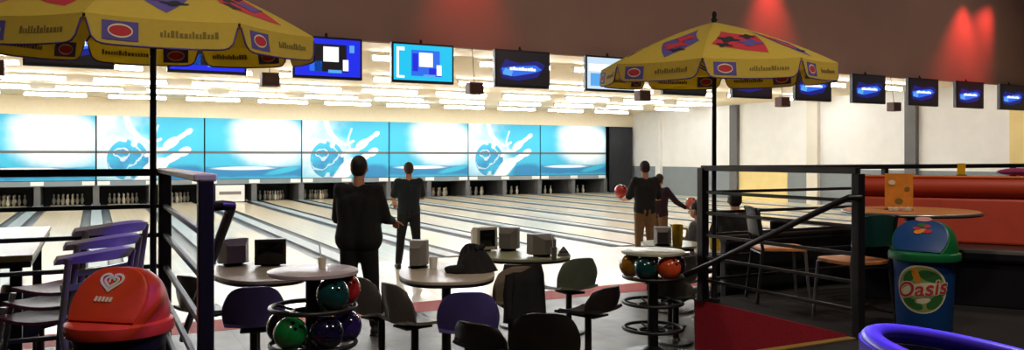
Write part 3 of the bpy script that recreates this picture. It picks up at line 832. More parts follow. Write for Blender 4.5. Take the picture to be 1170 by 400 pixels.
# emblem wrapped round the body
ang0 = math.atan2(-by, -bx) - 0.10
def wrap(pts, h):              # (a, b) metres on the body -> point; b up from the emblem centre
    out = []
    for a, bb in pts:
        z = 0.335 + bb; rr = 0.176 + (0.196 - 0.176) * (z - 0.03) / 0.47 + h
        th = ang0 + a / 0.19
        out.append((rr * math.cos(th), rr * math.sin(th), z))
    return out
def disc(cx, cz, rx, rz, h, m, nm, ang=0.0, n=32):
    vs = []; rings = 6
    for q in range(1, rings + 1):
        for j in range(n):
            a = 2 * PI * j / n; px = rx * q / rings * math.cos(a); pz = rz * q / rings * math.sin(a)
            vs.append((cx + px * math.cos(ang) - pz * math.sin(ang), cz + px * math.sin(ang) + pz * math.cos(ang)))
    vs.append((cx, cz))
    fs = [(rings * n, j, (j + 1) % n) for j in range(n)] + [(q * n + j, (q + 1) * n + j, (q + 1) * n + (j + 1) % n, q * n + (j + 1) % n) for q in range(rings - 1) for j in range(n)]
    MB().add(wrap(vs, h), fs).build(nm, m, b)
disc(0, 0, 0.168, 0.172, 0.0015, M['print_cream'], 'emblem_disc')
disc(0, 0, 0.156, 0.160, 0.0025, mat('pale_green_print', rgb(150, 168, 96), 0.7, noise=0.1), 'emblem_disc')
for (cx, cz, rx, rz, an, mm) in ((-0.075, 0.085, 0.055, 0.030, 0.9, 'print_green'), (0.055, 0.095, 0.075, 0.036, -0.35, 'print_green'), (0.085, -0.085, 0.065, 0.034, 0.75, 'print_green'),
                                 (-0.055, -0.105, 0.070, 0.032, -0.4, 'print_green'), (-0.03, 0.095, 0.022, 0.06, 0.3, 'print_orange'), (0.01, -0.08, 0.05, 0.02, 0.2, 'print_cream'), (0.0, 0.0, 0.13, 0.045, 0.2, 'print_cream')):
    disc(cx, cz, rx, rz, 0.0035, M[mm], 'emblem_leaf' if mm == 'print_green' else 'emblem_shape', an)
def word(txt, size, bold, h, m, nm):
    vs, fs = text_mesh(txt, size, bold, 0.12)
    bm = bmesh.new(); vv = [bm.verts.new(v) for v in vs]
    for f in fs:
        try: bm.faces.new([vv[i] for i in f])
        except ValueError: pass
    for _ in range(2): bmesh.ops.subdivide_edges(bm, edges=[e for e in bm.edges if e.calc_length() > 0.02], cuts=1)
    bmesh.ops.triangulate(bm, faces=bm.faces)
    bm.verts.index_update()
    v2 = [(v.co.x * 0.98, v.co.y + v.co.x * 0.16) for v in bm.verts]; f2 = [tuple(v.index for v in f.verts) for f in bm.faces]; bm.free()
    MB().add(wrap(v2, h), f2).build(nm, m, b)
word('Oasis', 0.150, 0.008, 0.005, M['print_cream'], 'word_outline')
word('Oasis', 0.150, 0.002, 0.0065, M['print_red'], 'word')

# ================================================================== lounge furniture
def swivel_chair(label, u, zc, turn, m, group='seats round the lounge tables', top=0.76, loc=None):
    x, y = loc if loc else P(u, zc)
    t = thing('swivel_chair', label, 'chair', (x, y, 0), turn, group)
    MB().sheet(lambda s, q: (0.215 * s * (1 - 0.10 * q * q) * (1 - 0.16 * max(0, abs(q - 0.55) - 0.3)), -0.20 + 0.41 * q, 0.430 + 0.022 * abs(s) ** 3 - 0.02 * (q > 0.9) + 0.03 * (1 - q) ** 4), 14, 12, 0.022).build('seat', m, t, smooth=50)
    def bk(s, q):
        z = 0.45 + (top - 0.45) * q * (1 - 0.20 * abs(s) ** 4)
        wd = 0.205 * (1 + 0.10 * math.sin(q * PI) - 0.16 * q ** 4)
        return (wd * s, -0.195 - 0.06 * q + 0.075 * s * s, z)
    MB().sheet(bk, 16, 12, 0.02).build('backrest', m, t, smooth=50)
    MB().tube([(0, 0, 0.015), (0, 0, 0.41)], 0.030, 14).build('column', M['plastic_black'], t, smooth=50)
    MB().lathe([(0.15, 0), (0.16, 0.008), (0.15, 0.02), (0.05, 0.03), (0.032, 0.05)], n=28).build('floor_plate', M['plastic_black'], t, smooth=40)
    MB().box((0, -0.02, 0.405), (0.2, 0.24, 0.02)).build('seat_bracket', M['plastic_black'], t, bevel=0.005)
    return t
def sup(rx, ry, n=48, e=2.6):
    out = []
    for k in range(n):
        a = 2 * PI * k / n; c, s = math.cos(a), math.sin(a)
        out.append((rx * math.copysign(abs(c) ** (2 / e), c), ry * math.copysign(abs(s) ** (2 / e), s)))
    return out
def lounge_table(label, u, zc, rx, ry, rz, m, h=0.75, foot=0.26, cols=((0, 0),)):
    x, y = P(u, zc)
    t = thing('lounge_table', label, 'table', (x, y, 0), rz, 'lounge tables')
    MB().prism(sup(rx, ry), h - 0.028, h).build('tabletop', m, t, bevel=0.006)
    MB().prism(sup(rx - 0.004, ry - 0.004), h - 0.05, h - 0.029).build('under_rim', M['plastic_black'], t)
    for cx, cy in cols:
        MB().tube([(cx, cy, 0.03), (cx, cy, h - 0.05)], 0.04, 16).build('column', M['plastic_black'], t, smooth=50)
        MB().lathe([(foot, 0), (foot + 0.01, 0.008), (foot, 0.02), (0.07, 0.035), (0.042, 0.07)], (cx, cy, 0), 32).build('foot', M['plastic_black'], t, smooth=40)
    return t
def monitor(label, u, zc, turn, m, z, w_=0.26, h_=0.235, face='dark'):
    x, y = P(u, zc)
    t = thing('score_monitor', label, 'monitor', (x, y, z), turn, 'score monitors on the lounge tables')
    MB().add([(-w_ / 2, -0.06, 0.015), (w_ / 2, -0.06, 0.015), (w_ / 2, -0.06, h_), (-w_ / 2, -0.06, h_), (-w_ / 2, 0.05, 0.015), (w_ / 2, 0.05, 0.015), (w_ / 2, 0.05, h_), (-w_ / 2, 0.05, h_),
              (-w_ * 0.3, 0.20, 0.03), (w_ * 0.3, 0.20, 0.03), (w_ * 0.3, 0.20, h_ * 0.8), (-w_ * 0.3, 0.20, h_ * 0.8)],
             [(0, 1, 2, 3), (0, 4, 5, 1), (1, 5, 6, 2), (2, 6, 7, 3), (3, 7, 4, 0), (4, 8, 9, 5), (5, 9, 10, 6), (6, 10, 11, 7), (7, 11, 8, 4), (8, 11, 10, 9)]).build('housing', m, t, bevel=0.006)
    g = MB().sheet(lambda s, q: (s * (w_ / 2 - 0.028), -0.062 - 0.008 * (1 - s * s) * (1 - (2 * q - 1) ** 2), 0.05 + (h_ - 0.075) * q), 10, 10, 0.004)
    g.build('screen', M['screen_off'], t, smooth=60)
    MB().lathe([(0.085, 0), (0.09, 0.006), (0.06, 0.018)], (0, 0.05, 0), 20).build('swivel_foot', M['plastic_black'], t, smooth=40)
    return t

# tables
lounge_table('pale oblong table with two monitors, behind the left ball rack', 292, 6.9, 0.36, 0.66, 0.10, M['table_top'])
lounge_table('pale table under the black jacket, at the feet of the bowlers', 510, 6.85, 0.40, 0.60, -0.35, M['table_top'])
lounge_table('wide pale green table with three monitors, right of the black jacket', 600, 8.25, 0.46, 0.60, -0.45, M['table_green'])
lounge_table('pale table behind the right ball rack with a yellow pitcher', 766, 9.1, 0.33, 0.38, -0.6, M['table_green'])
lounge_table('dim table seen between the rails right of the right parasol pole', 900, 9.6, 0.42, 0.6, -0.8, M['table_top'])

# monitors
zt = 0.752
monitor('dark violet monitor on the left table close to the thick railing post', 266, 7.3, facing(266) + PI + 0.15, mat('violet_grey_plastic', rgb(88, 74, 104), 0.45, noise=0.06), zt)
monitor('black monitor standing on the left table just left of the big bowler', 309, 7.2, facing(309), M['plastic_black'], zt, 0.27, 0.24)
monitor('small grey monitor by the legs of the bowler in dark teal', 479, 7.15, facing(479) + PI - 0.2, M['plastic_grey'], zt, 0.15, 0.235)
monitor('black-faced monitor with cream side on the pale green table', 554, 8.35, facing(554) + 0.45, M['plastic_cream'], zt, 0.23, 0.245)
monitor('grey monitor seen from behind, right beside the cream one', 582, 8.45, facing(582) + PI - 0.25, M['plastic_grey'], zt, 0.20, 0.235)
monitor('grey monitor with dark right half, furthest right on the pale green table', 616, 7.95, facing(616) + PI + 0.6, M['plastic_grey'], zt, 0.22, 0.215)
monitor('low grey monitor on the table behind the right ball rack, beside the yellow pitcher', 757, 8.9, facing(757) + PI, M['plastic_grey'], zt, 0.19, 0.20)
monitor('dim monitor on the table between the rails at right', 893, 9.5, facing(893), M['plastic_black'], zt, 0.26, 0.22)

# swivel seats
f = facing
swivel_chair('purple shell seat with its back to us, at the left table', 290, 6.2, f(290), M['shell_purple'])
swivel_chair('charcoal seat low at the left table, just right of the thick railing post', 240, 6.75, f(250) - 0.9, M['shell_grey'])
swivel_chair('charcoal shell seat side-on just below the big bowler', 436, 6.65, f(436) - 0.95, M['shell_grey'])
swivel_chair('charcoal shell seat side-on at the left end of the jacket table', 474, 6.3, f(474) - 1.0, M['shell_grey'])
swivel_chair('dark purple shell seat with its back to us, below the jacket table', 535, 5.98, f(535), M['shell_purple'])
swivel_chair('taupe shell seat with a black garment over it, right of the jacket table', 584, 7.15, f(584) + 0.35, M['shell_brown'], top=0.78)
swivel_chair('grey green shell seat turned left, at the right of the pale green table', 650, 7.9, f(650) + 0.55, M['shell_green'])
swivel_chair('black shell seat with its back to us, lowest below the pale green table', 622, 5.2, f(622), mat('black_shell', rgb(28, 27, 28), 0.45, noise=0.1))
swivel_chair('charcoal seat beneath the grey green one, nearer to us', 672, 6.75, f(672) + 0.9, mat('soot_shell', rgb(36, 35, 36), 0.45, noise=0.1), top=0.66)
swivel_chair('black seat tucked beside the column of the pale green table', 566, 5.45, f(566) - 0.7, mat('ink_shell', rgb(24, 24, 27), 0.45, noise=0.1), top=0.64)
swivel_chair('dim grey seat between the right ball rack and the right railing', 766, 8.2, f(766) + 0.7, M['shell_grey'], top=0.74)
swivel_chair('charcoal seat between the ball rack and the table of the yellow pitcher', 772, 7.45, f(772) - 0.3, M['shell_grey'], top=0.62)
swivel_chair('navy shell seat with rounded back in the bottom left corner', 4, 5.65, f(4), M['shell_navy'], top=0.80)
swivel_chair('maroon shell seat behind the stacked chairs, further from the lanes', 46, 6.3, f(46) - 0.8, M['shell_maroon'])
swivel_chair('maroon shell seat behind the stacked chairs, closer to the lanes', 80, 7.1, f(80) + 0.8, M['shell_maroon'])
swivel_chair('dark seat right of the dim table between the rails', 962, 9.5, f(962) + 0.8, M['shell_maroon'])

# ball racks
BALLM = {}
def ballmat(k, c):
    if k not in BALLM: BALLM[k] = mat(k + '_ball', c, 0.12, noise=0.25, scale=6, coat=0.5)
    return BALLM[k]
def ball_rack(label, u, zc, tiers, topm):
    x, y = P(u, zc)
    t = thing('ball_rack', label, 'ball rack', (x, y, 0), 0, 'round ball racks')
    MB().lathe([(0.28, 0), (0.292, 0.006), (0.292, 0.026), (0.28, 0.032), (0.02, 0.0325)], (0, 0, 0.95), 48).build('tabletop', topm, t, smooth=40)
    MB().tube([(0, 0, 0.04), (0, 0, 0.95)], 0.05, 18).build('column', M['plastic_black'], t, smooth=50)
    MB().lathe([(0.27, 0), (0.28, 0.01), (0.27, 0.03), (0.10, 0.05), (0.052, 0.09)], n=40).build('base', M['plastic_black'], t, smooth=40)
    for z in tiers:
        rg = MB().ring((0, 0, z), 0.275, 0.016).ring((0, 0, z - 0.03), 0.135, 0.013)
        for k in range(6):
            a = 2 * PI * k / 6 + 0.3
            rg.tube([(0.04 * math.cos(a), 0.04 * math.sin(a), z - 0.03), (0.135 * math.cos(a), 0.135 * math.sin(a), z - 0.03), (0.275 * math.cos(a), 0.275 * math.sin(a), z)], 0.010, 8)
        rg.build('ring_shelf', M['plastic_black'], t, smooth=60)
    return t, x, y
def bowling_ball(label, x, y, z, mk, col, r=0.108, hole=(0.2, -0.8, 0.55), group=None):
    t = thing('bowling_ball', label, 'bowling ball', (x, y, z), 0, group)
    MB().ball((0, 0, r), r, 28, 18).build('shell', ballmat(mk, col), t, smooth=80)
    n = Vector(hole).normalized(); a = n.orthogonal().normalized(); b = n.cross(a)
    for dx, dy, rr in ((0.022, 0.0, 0.011), (-0.012, 0.02, 0.011), (-0.005, -0.035, 0.013)):
        d = (n + a * dx / r + b * dy / r).normalized()
        c = Vector((0, 0, r)) + d * (r - 0.003)
        e = d.orthogonal().normalized(); g = d.cross(e)
        MB().add([c + d * 0.0045 + (e * math.cos(q) + g * math.sin(q)) * rr for q in [2 * PI * k / 14 for k in range(14)]] + [c - d * 0.004 + (e * math.cos(q) + g * math.sin(q)) * rr for q in [2 * PI * k / 14 for k in range(14)]],
                 [tuple(range(14)), tuple(range(14, 28))[::-1]] + [(k, (k + 1) % 14, 14 + (k + 1) % 14, 14 + k) for k in range(14)]).build('finger_hole', M['screen_off'], t)
    return t
def on_ring(x, y, cam_ang, off): # off measured from the side facing the camera, positive to the right
    a = cam_ang + off; return x + 0.207 * math.cos(a), y + 0.207 * math.sin(a)
def ring_z(zr, r=0.108):        # height of the ball's lowest point when it lies between the two ring tubes
    # outer tube (0.275, zr) and inner tube (0.135, zr-0.03): solve for the centre above radius 0.207
    zc1 = zr + math.sqrt((r + 0.016) ** 2 - 0.068 ** 2); zc2 = zr - 0.03 + math.sqrt((r + 0.013) ** 2 - 0.072 ** 2)
    return max(zc1, zc2) - r + 0.0005
tiers = (0.735, 0.495, 0.255)
GB = 'balls on the racks'
rk, x, y = ball_rack('round ball rack under a pale lilac tabletop, beside the big bowler', 358, 5.3, tiers, mat('lilac_laminate', rgb(176, 166, 176), 0.35, noise=0.05))
ca = math.atan2(-y, -x)
lb = [(0, 0.62, 'teal', rgb(10, 64, 66), 'dark teal ball on the top ring of the left rack'), (0, 1.75, 'red', rgb(176, 36, 40), 'red ball peeping out behind the teal one on the left rack'),
      (1, -0.75, 'green', rgb(16, 116, 56), 'shiny green ball low on the left rack, at its left side'), (1, 0.42, 'navy', rgb(18, 18, 52), 'navy ball low in the middle of the left rack'),
      (1, 1.55, 'violet', rgb(44, 30, 96), 'violet ball low on the left rack, at its right side'), (1, -1.9, 'black', rgb(18, 18, 22), 'black ball behind the green one on the left rack')]
for ti, off, mk, col, l in lb:
    px, py = on_ring(x, y, ca, off); bowling_ball(l, px, py, ring_z(tiers[ti]), mk, col, group=GB)
# cup with straw on the left rack
def cup(label, x, y, z, m, straw=False, h=0.11, r=0.036):
    t = thing('drinking_cup', label, 'cup', (x, y, z))
    MB().lathe([(r * 0.72, 0.0), (r * 0.74, 0.003), (r, h), (r * 0.93, h), (r * 0.70, 0.008), (0.002, 0.008)], n=24).build('cup_body', m, t, smooth=40)
    if straw: MB().tube([(0.0, 0, 0.012), (-0.012, 0.01, h + 0.06), (-0.02, 0.01, h + 0.11)], 0.004, 8).build('straw', M['white'], t)
    return t
cx, cy = P(368, 5.34)
cup('small cup with a straw on the left ball rack', cx, cy, 0.9835, M['plastic_cream'], True, 0.07, 0.03)
rk, x, y = ball_rack('round ball rack with empty lower rings, left of the red carpeted side', 746, 7.0, tiers, mat('sage_laminate', rgb(200, 204, 184), 0.35, noise=0.05))
ca = math.atan2(-y, -x)
rk.scale = (0.93, 0.93, 0.93)
for off, mk, col, l in ((-1.45, 'gold', rgb(168, 118, 34), 'gold ball at the left end of the right rack'), (-0.33, 'teal', rgb(10, 58, 62), 'dark teal ball on the right rack beside the gold one'),
                        (0.78, 'orange', rgb(216, 84, 44), 'bright orange ball on the right rack'), (1.9, 'plum', rgb(74, 40, 62), 'dull plum ball at the right end of the right rack')):
    px, py = on_ring(0, 0, ca, off); bowling_ball(l, x + px * 0.93, y + py * 0.93, ring_z(tiers[0]) * 0.93, mk, col, r=0.1004, group=GB)
# pitcher(s), cups and small things on the tables
def pitcher(label, u, zc, z, m, h=0.24):
    x, y = P(u, zc)
    t = thing('pitcher', label, 'pitcher', (x, y, z), facing(u))
    MB().lathe([(0.048, 0), (0.052, 0.006), (0.060, h * 0.7), (0.062, h), (0.056, h), (0.05, 0.02), (0.002, 0.015)], n=26).build('jug', m, t, smooth=40)
    MB().tube([(0.058, 0, h * 0.86), (0.10, 0, h * 0.82), (0.105, 0, h * 0.5), (0.057, 0, h * 0.3)], 0.009, 8).build('handle', m, t, smooth=50)
    MB().add([(-0.058, -0.02, h), (-0.058, 0.02, h), (-0.085, 0, h + 0.004), (-0.06, 0, h * 0.82)], [(0, 1, 2), (0, 2, 3), (1, 3, 2)]).build('spout', m, t)
pitcher('tall yellow pitcher on the table behind the right ball rack', 774, 8.75, zt, M['yellow_pl'])
cx, cy = P(495, 7.0); cup('white cup on the table beside the black jacket', cx, cy, zt, M['white'], False, 0.10, 0.04)
cx, cy = P(633, 7.6); cup('small cup with a tall straw beside the rightmost grey monitor', cx, cy, zt, M['plastic_grey'], True, 0.12, 0.03)
cx, cy = P(644, 7.95)
t = thing('napkin_cone', 'small dark napkin cone on the right end of the pale green table', 'napkin', (cx, cy, zt))
MB().lathe([(0.06, 0), (0.062, 0.004), (0.035, 0.05), (0.004, 0.09)], n=14).build('cloth', M['cloth_grey'], t, smooth=30)
MB().lathe([(0.045, 0), (0.046, 0.008), (0.045, 0.014)], (0, 0, 0.028), n=14).build('ring', M['plastic_black'], t, smooth=30)

# a black jacket heaped on the table, and a garment hanging over the taupe seat
def cloth_heap(name, label, cat, u, zc, z, m, sx, sy, h, seed):
    rnd = random.Random(seed); x, y = P(u, zc)
    t = thing(name, label, cat, (x, y, z), facing(u))
    ph = [rnd.uniform(0, 6) for _ in range(8)]
    vs, fs = [], []; n, mm = 40, 16
    for i in range(mm + 1):
        q = i / mm
        for k in range(n):
            a = 2 * PI * k / n
            rr = (q ** 0.8) * (1 + 0.10 * math.sin(3 * a + ph[0]) + 0.07 * math.sin(5 * a + ph[1]) + 0.03 * math.sin(11 * a + ph[2]))
            zz = h * (1 - q ** 1.9) * (1 + 0.22 * math.sin(4 * a + ph[3] + 3 * q) * q + 0.12 * math.sin(9 * a + ph[4])) + 0.012 * (1 - q)
            vs.append((sx * rr * math.cos(a) - 0.05 * (1 - q), sy * rr * math.sin(a), max(0.002, zz)))
    for i in range(mm):
        for k in range(n):
            a = i * n + k; b = i * n + (k + 1) % n; fs.append((a, b, b + n, a + n))
    fs.append(tuple(range(n))); fs.append(tuple(mm * n + k for k in range(n))[::-1])
    MB().add(vs, fs).build('folded_cloth', m, t, smooth=70)
    MB().tube([(-sx * 0.6, -sy * 0.65, 0.03), (-sx * 0.9, -sy * 0.75, 0.025), (-sx * 1.25, -sy * 0.5, 0.022), (-sx * 1.4, -sy * 0.1, 0.022)], [0.05, 0.045, 0.038, 0.022], 12, sy=1.2).build('sleeve', m, t, smooth=60)
    MB().tube([(0.0, -sy * 0.25, h * 0.95), (0.06, -sy * 0.05, h * 1.05), (0.02, sy * 0.2, h * 0.98)], [0.02, 0.026, 0.018], 10).build('collar', m, t, smooth=60)
    return t
cloth_heap('jacket', 'black jacket heaped on the table in the middle of the lounge', 'jacket', 543, 6.85, zt, M['cloth_black'], 0.17, 0.16, 0.20, 4)
x, y = P(584, 7.15); tr = facing(584) + 0.35
t = thing('hung_garment', 'black garment draped over the back of the taupe seat', 'garment', (x, y, 0), tr)
def drape(s, q):                # hangs in front of and behind the backrest
    w_ = 0.17 + 0.03 * abs(2 * q - 1)
    if q < 0.5: return (w_ * s + 0.05, -0.288 + 0.075 * s * s - 0.015 * math.sin(6 * s), 0.30 + 0.47 * (q / 0.5))
    return (w_ * s + 0.05, -0.225 + 0.075 * s * s + 0.02 * math.sin(5 * s) * (q - 0.5), 0.79 - 0.22 * ((q - 0.5) / 0.5))
MB().sheet(drape, 14, 14, 0.014).build('back_cloth', M['cloth_black'], t, smooth=60)
MB().tube([(-0.12, -0.30, 0.72), (-0.15, -0.32, 0.55), (-0.14, -0.33, 0.36)], [0.04, 0.04, 0.03], 12).build('sleeve', M['cloth_black'], t, smooth=60)

# long wooden bar table left of the railing
t = thing('bar_table', 'long pale wooden bar table behind the left railing', 'table', (-1.05, 7.1, 0))
MB().span((-0.70, -1.15, 1.06), (0.70, 1.30, 1.10)).build('tabletop', M['counter'], t, bevel=0.006)
MB().span((-0.69, -1.14, 1.02), (0.69, 1.29, 1.058)).build('edge_frame', M['plastic_black'], t)
for sx in (-0.6, 0.6):
    for yy in (-1.0, 1.15): MB().box((sx, yy, 0.51), (0.07, 0.07, 1.02)).build('leg', M['plastic_black'], t, bevel=0.006)

# stacked cafe chairs by the left railing
def cafe_chair(label, x, y, z, turn, m):
    t = thing('cafe_chair', label, 'chair', (x, y, z), turn, 'stacked chairs at the left railing')
    MB().sheet(lambda s, q: (0.20 * s, -0.18 + 0.38 * q, 0.45 - 0.02 * math.sin(q * PI) + 0.01 * s * s), 8, 8, 0.016).build('seat', M['shell_maroon'], t, smooth=50)
    for sx in (-1, 1):
        MB().tube([(sx * 0.20, 0.19, 0.44), (sx * 0.23, 0.25, 0.0)], 0.014, 10).build('leg', M['steel'], t, smooth=50)
        MB().tube([(sx * 0.24, -0.34, 0.0), (sx * 0.20, -0.20, 0.44), (sx * 0.205, -0.245, 0.755)], 0.015, 10).build('leg', M['steel'], t, smooth=50)
    MB().sheet(lambda s, q: (0.235 * s, -0.30 + 0.11 * abs(s) ** 2.2 - 0.02 * q, 0.735 + 0.048 * q * (1 - 0.45 * s * s)), 16, 6, 0.03).build('top_rail', m, t, smooth=50)
    MB().sheet(lambda s, q: (0.20 * s, -0.245 + 0.05 * s * s, 0.60 + 0.03 * q), 10, 3, 0.012).build('back_slat', M['steel'], t, smooth=50)
    return t
lil = mat('grey_lilac_plastic', rgb(150, 146, 168), 0.35, noise=0.06)
cx, cy = P(69, 3.95)
for i, l in enumerate(('lowest chair of the violet lit stack behind the red bin', 'middle chair of the violet lit stack behind the red bin', 'topmost chair of the violet lit stack behind the red bin')):
    cafe_chair(l, cx + 0.035 * i, cy + 0.06 * i, 0.5 + 0.0 + 0.058 * i, f(69) + 0.80, lil)

# ================================================================== the platform at right
# orange bench
ang = math.atan2(-0.823, 0.567)
t = thing('bench', 'long orange and red upholstered bench at the right edge', 'bench', (6.40, 5.20, 0.5), ang)
MB().span((0, -0.62, 0.0), (2.6, 0.0, 0.36)).build('plinth', M['black_vinyl'], t, bevel=0.01)
MB().span((0.02, -0.66, 0.362), (2.6, -0.03, 0.47)).build('seat_cushion', M['black_vinyl'], t, bevel=0.03)
MB().add([(x_, y_, z_) for x_ in (0.0, 2.6) for y_, z_ in ((-0.17, 0.47), (-0.10, 0.86), (0.06, 0.86), (0.06, 0.47))], [(0, 1, 2, 3), (4, 7, 6, 5), (0, 4, 5, 1), (1, 5, 6, 2), (2, 6, 7, 3), (3, 7, 4, 0)]).build('backrest', M['orange'], t, bevel=0.02)
MB().tube([(0.0, -0.04, 0.955), (2.6, -0.04, 0.955)], 0.095, 22).build('back_roll', M['orange'], t, smooth=40)
MB().span((0.0, -0.105, 1.035), (2.6, 0.045, 1.058)).build('top_cap', M['orange_top'], t, bevel=0.01)
cush = thing('cushion', 'magenta cushion lying on the bench top near the right photo edge', 'cushion', (7.13, 4.13, 1.56), ang)
MB().ball((0, 0, 0.035), 0.16, 24, 12, (1.25, 0.5, 0.22)).build('cover', mat('magenta_cloth', rgb(150, 40, 96), 0.9, noise=0.1), cush, smooth=80)
MB().ring((0, 0, 0), 0.16, 0.004, 40, 6).build('piping', M['piping'], cush)
for ch in list(bpy.data.objects):
    if ch.parent == cush and ch.name.startswith('piping'): ch.scale = (1.25, 0.5, 1); ch.location.z = 0.035
yc = thing('card_stand', 'small yellow card standing on the orange bench top', 'card', (6.88, 4.53, 1.559), ang + 0.4)
MB().box((0, 0, 0.055), (0.07, 0.004, 0.11), rx=0.15).build('card', M['yellow_pl'], yc)
MB().box((0, 0.0, 0.004), (0.08, 0.04, 0.008)).build('foot', M['plastic_black'], yc)
# round table with menu card
x, y = P(1040, 6.45)
t = thing('round_table', 'round wooden table in front of the orange bench', 'table', (x, y, 0.5))
MB().lathe([(0.49, 0.0), (0.505, 0.006), (0.505, 0.028), (0.49, 0.034), (0.01, 0.0345)], (0, 0, 0.765), 56).build('tabletop', M['table_wood'], t, smooth=40)
MB().ring((0, 0, 0.782), 0.503, 0.014, 60, 8).build('edge_band', M['steel'], t, smooth=60)
MB().tube([(0, 0, 0.03), (0, 0, 0.765)], 0.04, 16).build('column', M['plastic_black'], t, smooth=50)
MB().lathe([(0.27, 0), (0.28, 0.008), (0.27, 0.02), (0.06, 0.04)], n=36).build('foot', M['plastic_black'], t, smooth=40)
mx_, my_ = P(1027, 6.45)
t = thing('menu_holder', 'upright orange menu card on the round wooden table', 'menu', (mx_, my_, 1.30), f(1027))
MB().box((0, 0, 0.15), (0.205, 0.006, 0.285), rx=-0.03).build('menu_card', mat('orange_card', rgb(226, 140, 42), 0.5, noise=0.12, scale=14), t)
MB().box((0, 0, 0.005), (0.21, 0.07, 0.010)).build('foot', M['plastic_black'], t, bevel=0.003)
for dx, dz, mm, rr in ((0.06, 0.17, 'print_olive', 0.02), (0.0, 0.07, 'print_olive', 0.03), (-0.05, 0.22, 'print_cream', 0.025)):
    MB().add([(dx + rr * math.cos(a), -0.009, dz + rr * 0.8 * math.sin(a)) for a in [2 * PI * k / 18 for k in range(18)]], [tuple(range(18))]).build('card_print', M[mm], t)
for i, (u, l) in enumerate(((1022, 'small white ashtray left of the other in front of the menu card'), (1036, 'small white ashtray right of the other in front of the menu card'))):
    x, y = P(u, 6.27)
    t = thing('ashtray', l, 'ashtray', (x, y, 1.30), 0, 'ashtrays on the round table')
    MB().lathe([(0.036, 0), (0.04, 0.004), (0.044, 0.03), (0.038, 0.03), (0.032, 0.010), (0.002, 0.010)], n=24).build('dish', M['white'], t, smooth=40)
    for a in (0.4, 2.5, 4.6): MB().box((0.041 * math.cos(a), 0.041 * math.sin(a), 0.032), (0.012, 0.010, 0.006), rz=a).build('rest', M['white'], t)
# wooden seated chairs on the platform
def side_chair(label, u, zc, turn, seat_m, back_m):
    x, y = P(u, zc)
    t = thing('side_chair', label, 'chair', (x, y, 0.5), turn, 'chairs on the right platform')
    MB().prism(sup(0.205, 0.205, 32, 4), 0.44, 0.468).build('seat', seat_m, t, bevel=0.006)
    for sx in (-1, 1):
        MB().tube([(sx * 0.17, 0.17, 0.44), (sx * 0.19, 0.20, 0.0)], 0.013, 10).build('leg', M['steel'], t, smooth=50)
        MB().tube([(sx * 0.19, -0.23, 0.0), (sx * 0.175, -0.18, 0.45), (sx * 0.18, -0.24, 0.80)], 0.014, 10).build('leg', M['plastic_black'], t, smooth=50)
    MB().sheet(lambda s, q: (0.185 * s, -0.235 + 0.05 * s * s - 0.03 * q, 0.58 + 0.23 * q * (1 - 0.12 * s * s)), 12, 8, 0.018).build('backrest', back_m, t, smooth=50)
    for yy in (0.18, -0.19): MB().tube([(-0.17, yy, 0.42), (0.17, yy, 0.42)], 0.010, 8).build('stretcher', M['plastic_black'], t)
    return t
teal = mat('teal_vinyl', rgb(16, 66, 62), 0.5, noise=0.08)
wseat = M['table_wood']
side_chair('chair with dark teal backrest and orange wood seat left of the blue bin', 974, 6.0, f(974) + 0.75, wseat, teal)
side_chair('chair with orange wood seat behind the right railing, before the black booth seat', 890, 6.85, f(890) - 1.3, wseat, M['black_vinyl'])
# black booth seat on the lounge floor just beyond the right railing
t = thing('booth_seat', 'low black booth seat just beyond the right railing, its back towards us', 'bench', (6.15, 5.70, 0))
MB().span((-1.0, 0.02, 0.0), (1.0, 0.40, 0.36)).build('plinth', M['black_vinyl'], t, bevel=0.01)
MB().span((-1.0, 0.10, 0.362), (1.0, 0.43, 0.46)).build('seat_pad', M['black_vinyl'], t, bevel=0.03)
MB().span((-1.02, -0.08, 0.03), (1.02, 0.015, 0.96)).build('backrest', M['black_vinyl'], t, bevel=0.02)
MB().tube([(-1.02, -0.03, 0.975), (1.02, -0.03, 0.975)], 0.05, 14).build('top_roll', M['black_vinyl'], t, smooth=50)

# violet tub chair close to us
x, y = P(1182, 2.0)
t = thing('tub_chair', 'violet lit tub chair in the bottom right corner, only its curved back visible', 'chair', (x, y, 0.5), -math.radians(117) - 0.15)
t.scale = (1.25, 1.25, 1.0)
violet = mat('violet_vinyl', rgb(86, 64, 226), 0.35, noise=0.05)
inner = mat('charcoal_vinyl', rgb(52, 52, 58), 0.6, noise=0.08)
def tub(r0, th, z0, mm, nm, top_off=0.0):
    def fn(s, q):
        a = -PI / 2 + s * 2.25
        rim = 0.745 - 0.13 * (1 - math.cos(s * 2.25)) / 2 * 1.15 + top_off
        rr = r0 * (1 + 0.05 * q)
        return (rr * math.cos(a), rr * math.sin(a), z0 + (rim - z0) * q)
    MB().sheet(fn, 44, 12, th).build(nm, mm, t, smooth=50)
tub(0.29, 0.035, 0.16, violet, 'outer_shell'); tub(0.262, 0.016, 0.20, inner, 'inner_lining', -0.03)
MB().tube([((0.29 * 1.05 - 0.008) * math.cos(-PI / 2 + s * 2.25), (0.29 * 1.05 - 0.008) * math.sin(-PI / 2 + s * 2.25), 0.745 - 0.13 * (1 - math.cos(s * 2.25)) / 2 * 1.15) for s in [-1 + k / 24 for k in range(49)]], 0.022, 12).build('rim_roll', violet, t, smooth=60)
MB().lathe([(0.05, 0.30), (0.24, 0.30), (0.25, 0.33), (0.24, 0.42), (0.20, 0.44), (0.01, 0.445)], n=36).build('seat_cushion', inner, t, smooth=40)
MB().lathe([(0.24, 0.14), (0.25, 0.16), (0.25, 0.28), (0.24, 0.295), (0.01, 0.297)], n=36).build('seat_base', violet, t, smooth=40)
